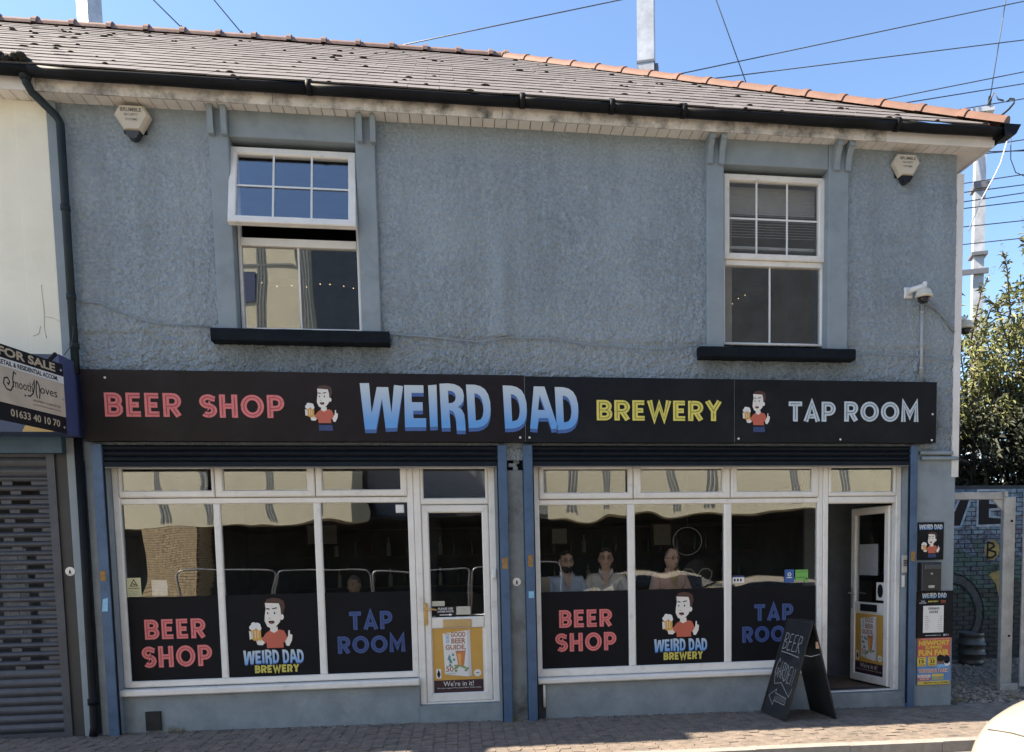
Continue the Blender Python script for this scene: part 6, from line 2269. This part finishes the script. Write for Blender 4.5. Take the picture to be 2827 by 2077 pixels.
for _ in range(160):
    x = R.uniform(-4.5, 7)
    y = R.choice((R.uniform(-.05, .03), R.uniform(-1.2, .03)))
    a, s = R.uniform(0, 6.28), R.uniform(.006, .018)
    z = gz(x) + .004
    b.add([(x + s * math.cos(a), y + s * math.sin(a), z), (x - s * math.sin(a) * .5, y + s * math.cos(a) * .5, z + s * .4), (x - s * math.cos(a), y - s * math.sin(a), z), (x + s * math.sin(a) * .5, y - s * math.cos(a) * .5, z + s * .2)], [(0, 1, 2, 3)])
o = b.build('litter', M_foil)
o['kind'] = 'stuff'
b = MB()
for _ in range(900):
    x = R.uniform(-4.4, 5.6)
    y = R.choice((-.02, .04)) - abs(R.gauss(0, .035)) if R.random() < .75 else R.uniform(-1.3, .0)
    a, s = R.uniform(0, 6.28), R.uniform(.004, .014)
    z = gz(x) + .003
    b.add([(x + s * math.cos(a), y + s * math.sin(a), z), (x - s * math.sin(a), y + s * math.cos(a) * .6, z), (x - s * math.cos(a), y - s * math.sin(a), z + s * .3), (x + s * math.sin(a) * .6, y - s * math.cos(a), z)], [(0, 1, 2, 3)])
o = b.build('debris', mat('soil_crumbs', (.035, .03, .024), .95, .5, 20))
o['kind'] = 'stuff'

# ================================================================== MASTS AND OVERHEAD WIRES
def mast(label, cx, cy, wdt, ang_, z1, extra):
    t = thing('steel_mast', label, 'mast', (cx, cy, -.1), 'railway masts behind the building')
    M = Matrix.Translation((cx, cy, 0)) @ Matrix.Rotation(rad(ang_), 4, 'Z')
    MB().box(-wdt / 2, wdt / 2, -wdt / 2, wdt / 2, -.1, z1).xform(M).build('post', M_galvd, t)
    extra(t, M)
    return t


def ex2(t, M):
    MB().box(-.20, .20, -.20, .20, 12.75, 12.80).xform(M).build('band', mat('band_dark', (.12, .13, .15), .5), t)
    MB().box(.20, .27, -.1, .1, 12.5, 12.75).xform(M).build('bracket', MATS['band_dark'], t)


def ex3(t, M):
    MB().box(-.24, .26, -.2, .2, 12.18, 12.28).xform(M).build('crossbar', M_galvd, t)
    MB().box(-.17, .19, -.2, .2, 10.42, 10.56).xform(M).build('band', MATS['band_dark'], t)
    MB().box(-.42, .20, -.22, -.15, 8.40, 8.52).xform(M).build('crossarm', MATS['band_dark'], t)
    MB().box(-.18, .18, -.2, .2, 8.85, 8.93).xform(M).build('band', MATS['band_dark'], t)
    MB().tube([(.10, -.2, 12.3), (.22, -.25, 12.55), (.30, -.3, 12.35), (.42, -.3, 12.3)], .02, 6).xform(M).build('insulator', M_wire, t)


mast('galvanised mast rising behind the ridge at upper left', -7.19, 10, .325, -32, 18, lambda t, M: None)
mast('wide galvanised mast behind the hip, near the middle', 4.55, 10, .375, -20, 18, ex2)
mast('slim galvanised mast with crossbar beyond the right corner', 12.84, 10, .235, -22, 12.2, ex3)
# weeds on the roof verge by the mast
b = MB()
for _ in range(40):
    p = Vector((R.choice((4.0, 5.1, 5.4)) + R.uniform(-.15, .15), 8.6, 11.0 + R.uniform(0, .35)))
WR = [((-5.935, 13.394), (-5.357, 12.835), 'dark guy wire running down to the ridge, left of the wire with sleeve'), ((-4.736, 13.486), (-4.167, 12.81), 'dark guy wire with thick sleeve meeting the ridge'),
      ((-1.104, 12.792), (3.969, 14.151), 'overhead wire slanting up from the ridge to the top edge'), ((4.80, 12.52), (13.911, 14.879), 'upper long overhead wire right of the wide mast'),
      ((4.85, 12.38), (13.937, 13.994), 'lower long overhead wire right of the wide mast'), ((9.357, 12.164), (13.959, 13.26), 'overhead wire above the hip, upper of a close pair'),
      ((9.884, 12.154), (13.967, 12.986), 'overhead wire above the hip, lower of a close pair'), ((11.329, 12.093), (13.977, 12.638), 'short overhead wire meeting the hip near the corner'),
      ((6.197, 14.321), (7.033, 12.259), 'steep dark wire crossing the long wires above the hip'), ((13.429, 14.873), (13.069, 12.562), 'steep wire with insulator above the roof corner'),
      ((13.35, 11.562), (14.005, 11.682), 'short wire just below the gutter end')]
for a, c, lab in WR:
    a, c = Vector((a[0], 10, a[1])), Vector((c[0], 10, c[1]))
    d = c - a
    if 'guy' in lab or 'steep' in lab:
        a2, c2 = a - d * (.8 if 'guy' in lab or a.z > c.z else 0), c + d * .35
    elif 'corner' in lab or 'pair' in lab or 'gutter' in lab:
        a2, c2 = a - d * .15, c + d * .6
    else:
        a2, c2 = a - d * .10, c + d * .5
    if 'wide mast' in lab:
        a2 = a
    t = MB().tube([a2, c2], .0125, 5)
    if 'sleeve' in lab:
        t.tube([c - d * .12, c + d * .25], .035, 6)
    if 'insulator' in lab:
        t.ball(c - d * .0, (.05, .05, .10), 8, 6)
        t.ball(c + d * .05, (.05, .05, .10), 8, 6)
    tag(t.build('overhead_wire', M_wire), lab, 'wire')
for i, (z0, z1) in enumerate(((11.106, 11.319), (11.169, 11.277), (10.474, 10.762), (10.261, 10.515), (10.048, 10.331), (9.887, 10.126), (9.458, 9.672), (9.049, 9.259))):
    a, c = Vector((12.45, 9.7, z0)), Vector((14.05, 9.7, z1))
    d = c - a
    t = MB().tube([a - d * 1.5, c + d * 2], .0125, 5)
    tag(t.build('overhead_wire', M_wire), ('highest', 'second highest', 'third highest', 'fourth highest', 'fourth lowest', 'third lowest', 'second lowest', 'lowest')[i] + ' of the eight thin wires crossing the slim mast', 'wire', 'wires crossing the slim mast')
t = MB().tube([(13.25, 9.6, 11.4), (13.1, 9.6, 10.9), (12.95, 9.6, 10.6), (12.6, 9.6, 10.0), (12.3, 9.6, 9.3)], .014, 6)
tag(t.build('hanging_wire', mat('wire_pale', (.55, .55, .55), .5)), 'pale looping wire hanging beside the slim mast', 'wire')
t = MB().tube([(13.35, 9.6, 11.5), (13.36, 9.6, 11.0), (13.5, 9.6, 10.7), (13.75, 9.6, 10.62), (14.0, 9.6, 10.68)], .012, 6)
tag(t.build('hanging_wire', M_wire), 'dark looping wire right of the slim mast', 'wire')

# ================================================================== ACROSS THE STREET (seen only as reflections)
M_clad = mat('cream_cladding', (.72, .68, .50), .6, .05, 2)
M_grcl = mat('grey_cladding', (.22, .24, .26), .6, .08, 2)
OA = rad(15)
OM = Matrix.Translation((0, -14.2, 0)) @ Matrix.Rotation(OA, 4, 'Z') @ Matrix.Rotation(math.pi, 4, 'Z')
# own frame: front is -y, x runs to the left when seen from the shop; s = -x
OB = thing('opposite_building', 'cream clad building across the street, mirrored in the shop windows', 'building', (0, -14.2, -.1))


def ob(name, m, *boxes):
    mb = MB()
    for (s0, s1, y0, y1, z0, z1) in boxes:
        mb.box(-s1, -s0, y0, y1, z0, z1)
    return mb.xform(OM).build(name, m, OB)


ob('cladding', M_clad, (-18, -3.1, 0, 1.0, 2.85, 7.4))
ob('cladding', M_clad, (-18, -4.45, .01, 1.0, 7.42, 14.2))
ob('cladding', M_clad, (2.7, 18, 0, 1.0, 2.80, 5.6))
ob('recessed_cladding', M_grcl, (-3.1, 2.7, 1.6, 2.4, 2.9, 5.2))  # face in shade: the shade is put into its grey colour
ob('rear_wall', mat('undercroft_dark', (.07, .072, .075), .9, .5, 1.2), (-18, 18, 6.5, 6.8, -.3, 6))
ob('soffit', M_room, (-18, 18, 1.0, 6.5, 2.86, 3.0))
ob('roof_block', M_grcl, (-18, -4.5, 1.0, 8, 7.4, 14.0), (2.7, 18, 1, 8, 5.3, 5.5))
gr = []
for s in (-15.3, -12.6, -11.0, -9.1, -7.6, -5.6, -4.2, 3.3, 4.2, 6.1, 7.1, 9.3, 10.6, 12.8):
    for q in (-.09, 0, .09):
        gr.append((s + q - .02, s + q + .02, -.012, -.001, 2.95, 5.55 if s > 0 else 14))
ob('joint_strip', M_grcl, *gr)
ob('joint_strip', M_grcl, (-17.9, -4.5, -.014, -.002, 10.1, 10.16), (-17.9, -3.15, -.013, -.002, 7.39, 7.43))
ob('window', M_navy, (-6.95, -5.75, -.03, -.001, 9.2, 9.95))
ob('ledge', M_clad, (-18, -3.12, -.25, 0, 7.2, 7.38), (2.72, 18, -.2, 0, 5.35, 5.55))
ob('window', M_navy, (-13.5, -12, -.03, -.001, 9.0, 10.05))
ob('brick_pier', mat('pier_mortar', (.12, .10, .07), .9), (-9.3, -7.9, -.35, .7, -.2, 2.84))
pb = MB()
for rr in range(40):
    zz = -.15 + rr * .0745
    xx = -9.3 + (.11 if rr % 2 else 0)
    if rr % 2:
        pb.box(9.2, 9.3, -.362, -.349, zz, zz + .062)
    while xx < -7.91:
        pb.box(-min(-7.9, xx + .212), -xx, -.362, -.349, zz, zz + .062)
        xx += .2245
    yy = -.35 + (.11 if rr % 2 else 0)
    while yy + .21 < .72:
        pb.box(7.888, 7.902, yy, yy + .212, zz, zz + .062)
        pb.box(9.298, 9.312, yy, yy + .212, zz, zz + .062)
        yy += .2245
o = pb.xform(OM).build('bricks', mat('brick_buff', (.52, .41, .25), .85, .3, 9), OB)
o['kind'] = 'stuff'
ob('reflection_block', mat('dark_block', (.05, .055, .062), .7, .3, 1.5), (2.7, 30, 9, 18, 0, 22))  # unseen block added so the upper right window reflects dark, not sky
ob('round_column', M_room, (-1.5, -1.2, 2, 2.3, -.2, 2.9))
M_tube = mat('barrier_steel', (.40, .42, .44), .35, .1, metal=.5)
for k, x in enumerate((-5.6, -3.25, -.9, 1.45)):
    t = thing('crowd_barrier', ('galvanised barrier across the street, leftmost seen from the shop', 'galvanised barrier across the street mirrored left of the closed door', 'galvanised barrier across the street mirrored in the closed door', 'galvanised barrier across the street mirrored before the seated men')[k], 'barrier', (x, -11.6, -.1), 'crowd barriers across the street')
    pts = []
    for (cx, cz, a0) in ((x + 1.0, 1.35, 0), (x - 1.0, 1.35, 90)):
        for i in range(6):
            a = rad(a0 + 90 * i / 5)
            pts.append((cx + .15 * math.cos(a), -11.6, cz + .15 * math.sin(a)))
    pts = [(x + 1.15, -11.6, .05)] + pts + [(x - 1.15, -11.6, .05)]
    MB().tube(pts, .022, 8).build('frame', M_tube, t)
    MB().tube([(x - 1.13, -11.6, .25), (x + 1.13, -11.6, .25)], .018, 6).build('rail', M_tube, t)
    for s in (-.8, .8):
        MB().tube([(x + s, -11.9, -.1), (x + s, -11.6, .06), (x + s, -11.3, -.1)], .016, 6).build('foot', M_tube, t)

# ================================================================== WHITE CAR (front corner at lower right)
CY, CL = -4.42, 3.75
CX0 = 3.0
CG = -.17
CAR = thing('parked_car', 'white small car with scratched bonnet, its front corner at lower right', 'car', (CX0 + CL / 2, CY, CG))


def lerp_tab(tab, u):
    for (a, va), (c, vc) in zip(tab[:-1], tab[1:]):
        if u <= c:
            k_ = (u - a) / (c - a)
            k_ = k_ * k_ * (3 - 2 * k_) if False else k_
            return va + (vc - va) * k_
    return tab[-1][1]


top = [(0, .52), (.03, .66), (.10, .80), (.22, .90), (.40, .985), (.65, 1.05), (.95, 1.09), (1.10, 1.08), (3.0, 1.06), (3.5, 1.02), (3.68, .92), (3.75, .7)]
wid = [(0, .42), (.03, .52), (.10, .63), (.22, .72), (.45, .79), (.9, .82), (2.8, .82), (3.4, .79), (3.65, .70), (3.75, .58)]
bot = [(0, .33), (.10, .24), (.3, .20), (3.3, .20), (3.6, .28), (3.75, .42)]
stn = [0, .015, .03, .06, .10, .15, .22, .30, .40, .52, .65, .8, .95, 1.10, 1.5, 2.0, 2.5, 2.8, 3.0, 3.2, 3.4, 3.55, 3.65, 3.71, 3.75]
sec = [(0.0, 0.0), (.80, .0), (.96, .06), (1.0, .25), (1.0, .50), (.97, .70), (.93, .82), (.86, .90), (.76, .95), (.60, .98), (.35, .995), (.0, 1.0)]
vs, fs = [], []
ns = len(sec) * 2 - 2
for u in stn:
    zt, wz, zb = lerp_tab(top, u), lerp_tab(wid, u), lerp_tab(bot, u)
    ring = [(wz * a, zb + (zt - zb) * c) for a, c in sec] + [(-wz * a, zb + (zt - zb) * c) for a, c in sec[-2:0:-1]]
    vs += [(CX0 + u, CY - y, CG + z) for y, z in ring]
for i in range(len(stn) - 1):
    for k in range(ns):
        k2 = (k + 1) % ns
        fs.append((i * ns + k, i * ns + k2, (i + 1) * ns + k2, (i + 1) * ns + k))
fs += [tuple(range(ns))[::-1], tuple((len(stn) - 1) * ns + k for k in range(ns))]
body = MB().add(vs, [f[::-1] for f in fs], 0, True).build('body', M_carw, CAR)
md_ = body.modifiers.new('smooth', 'SUBSURF')
md_.levels = md_.render_levels = 1
ctop = [(.88, 1.06), (1.15, 1.22), (1.45, 1.38), (1.75, 1.46), (2.2, 1.49), (2.8, 1.47), (3.25, 1.38), (3.5, 1.22), (3.62, 1.02)]
vs, fs = [], []
for u, zt in ctop:
    wt = .80 - .30 * (zt - 1.02)
    for a, c in ((1.0, 0), (.97, .5), (.92, .85), (.80, .97), (.4, 1.0), (0, 1.0), (-.4, 1.0), (-.80, .97), (-.92, .85), (-.97, .5), (-1, 0)):
        z = 1.00 + (zt - 1.00) * c
        vs.append((CX0 + u, CY - wt * a - (0 if c else 0), CG + z))
for i in range(len(ctop) - 1):
    for k in range(10):
        fs.append((i * 11 + k, i * 11 + k + 1, (i + 1) * 11 + k + 1, (i + 1) * 11 + k))
mb = MB().add(vs, [f[::-1] for f in fs], 0, True)
for i, f in enumerate(mb.f):
    r_, k = divmod(i, 10)
    if (r_ in (0, 1) and 2 <= k <= 7) or (r_ in (6, 7) and 2 <= k <= 7) or (2 <= r_ <= 5 and k in (0, 1, 8, 9)) or (r_ in (1,) and k in (0, 1, 8, 9)):
        mb.m[i] = 1
mb.build('cabin', [M_carw, M_carg], CAR)
for ux in (.68, 3.05):
    for s in (-1, 1):
        wh = MB().lathe([(.20, -.09), (.29, -.085), (.30, -.06), (.30, .06), (.29, .085), (.20, .09)], (0, 0, 0), 24, 0, '-y')
        wo_ = wh.xform(Matrix.Translation((CX0 + ux, CY + s * .75, CG + .30))).build('wheel', M_tyre, CAR)
        MB().lathe([(.19, 0), (.17, .01), (.05, .02), (.03, .03)], (0, 0, 0), 16, 0, '-y').xform(Matrix.Translation((CX0 + ux, CY + s * .842, CG + .30)) @ Matrix.Rotation(0 if s < 0 else math.pi, 4, 'Z')).build('rim', M_galv, wo_)
for s in (-1, 1):
    MB().ball((CX0 + .20, CY + s * .56, CG + .68), (.09, .08, .075), 12, 8).build('headlight', mat('headlight', (.55, .57, .58), .08), CAR)
    MB().ball((CX0 + 3.70, CY + s * .60, CG + .78), (.04, .07, .11), 10, 8).build('tail_light', mat('tail_red', (.35, .02, .02), .2), CAR)
    MB().ball((CX0 + 1.10, CY + s * .93, CG + 1.05), (.05, .09, .065), 10, 8).build('mirror', M_carw, CAR)
MB().bevbox(CX0 - .012, CX0 + .03, CY - .35, CY + .35, CG + .36, CG + .46, .005).build('grille', M_ink, CAR)
def bonnet(u, v, up=.004):
    zt, wz, zb = lerp_tab(top, u), lerp_tab(wid, u), lerp_tab(bot, u)
    a = abs(v) / max(wz, .01)
    c = 1.0
    for (a0, c0), (a1, c1) in zip(sec[3:-1], sec[4:]):
        if a1 <= a <= a0:
            c = c0 + (c1 - c0) * (a0 - a) / max(1e-6, a0 - a1)
    return Vector((CX0 + u, CY + v, CG + zb + (zt - zb) * c + up))


MB().tube([bonnet(u, -.60 + .02 * u, .0) for u in (.16, .25, .35, .5, .65, .8, .95)], .006, 5).build('bonnet_seam', M_gasket, CAR)
MB().tube([bonnet(.14 + .0, v, .0) for v in (-.5, -.3, -.1, .1, .3, .5)], .006, 5).build('bonnet_seam', M_gasket, CAR)
sc_ = MB()
for k in range(5):
    sc_.tube([bonnet(.20 + .015 * k, -.38 + .02 * k), bonnet(.24 + .02 * k, -.36 + .025 * k), bonnet(.30 + .015 * k, -.35 + .02 * k)], .004, 4)
sc_.build('paint_scratch', M_gasket, CAR)

# second white car, added unseen to give the right window its car reflection
def copy_tree(o, parent):
    c = o.copy()
    COL.objects.link(c)
    c.parent = parent
    for ch in list(o.children):
        copy_tree(ch, c)
    return c


CAR2 = copy_tree(CAR, None)
CAR2.location = (4.35, -10.3, CG)
CAR2['label'] = 'white small car added unseen across the street, mirrored in the right shop window'
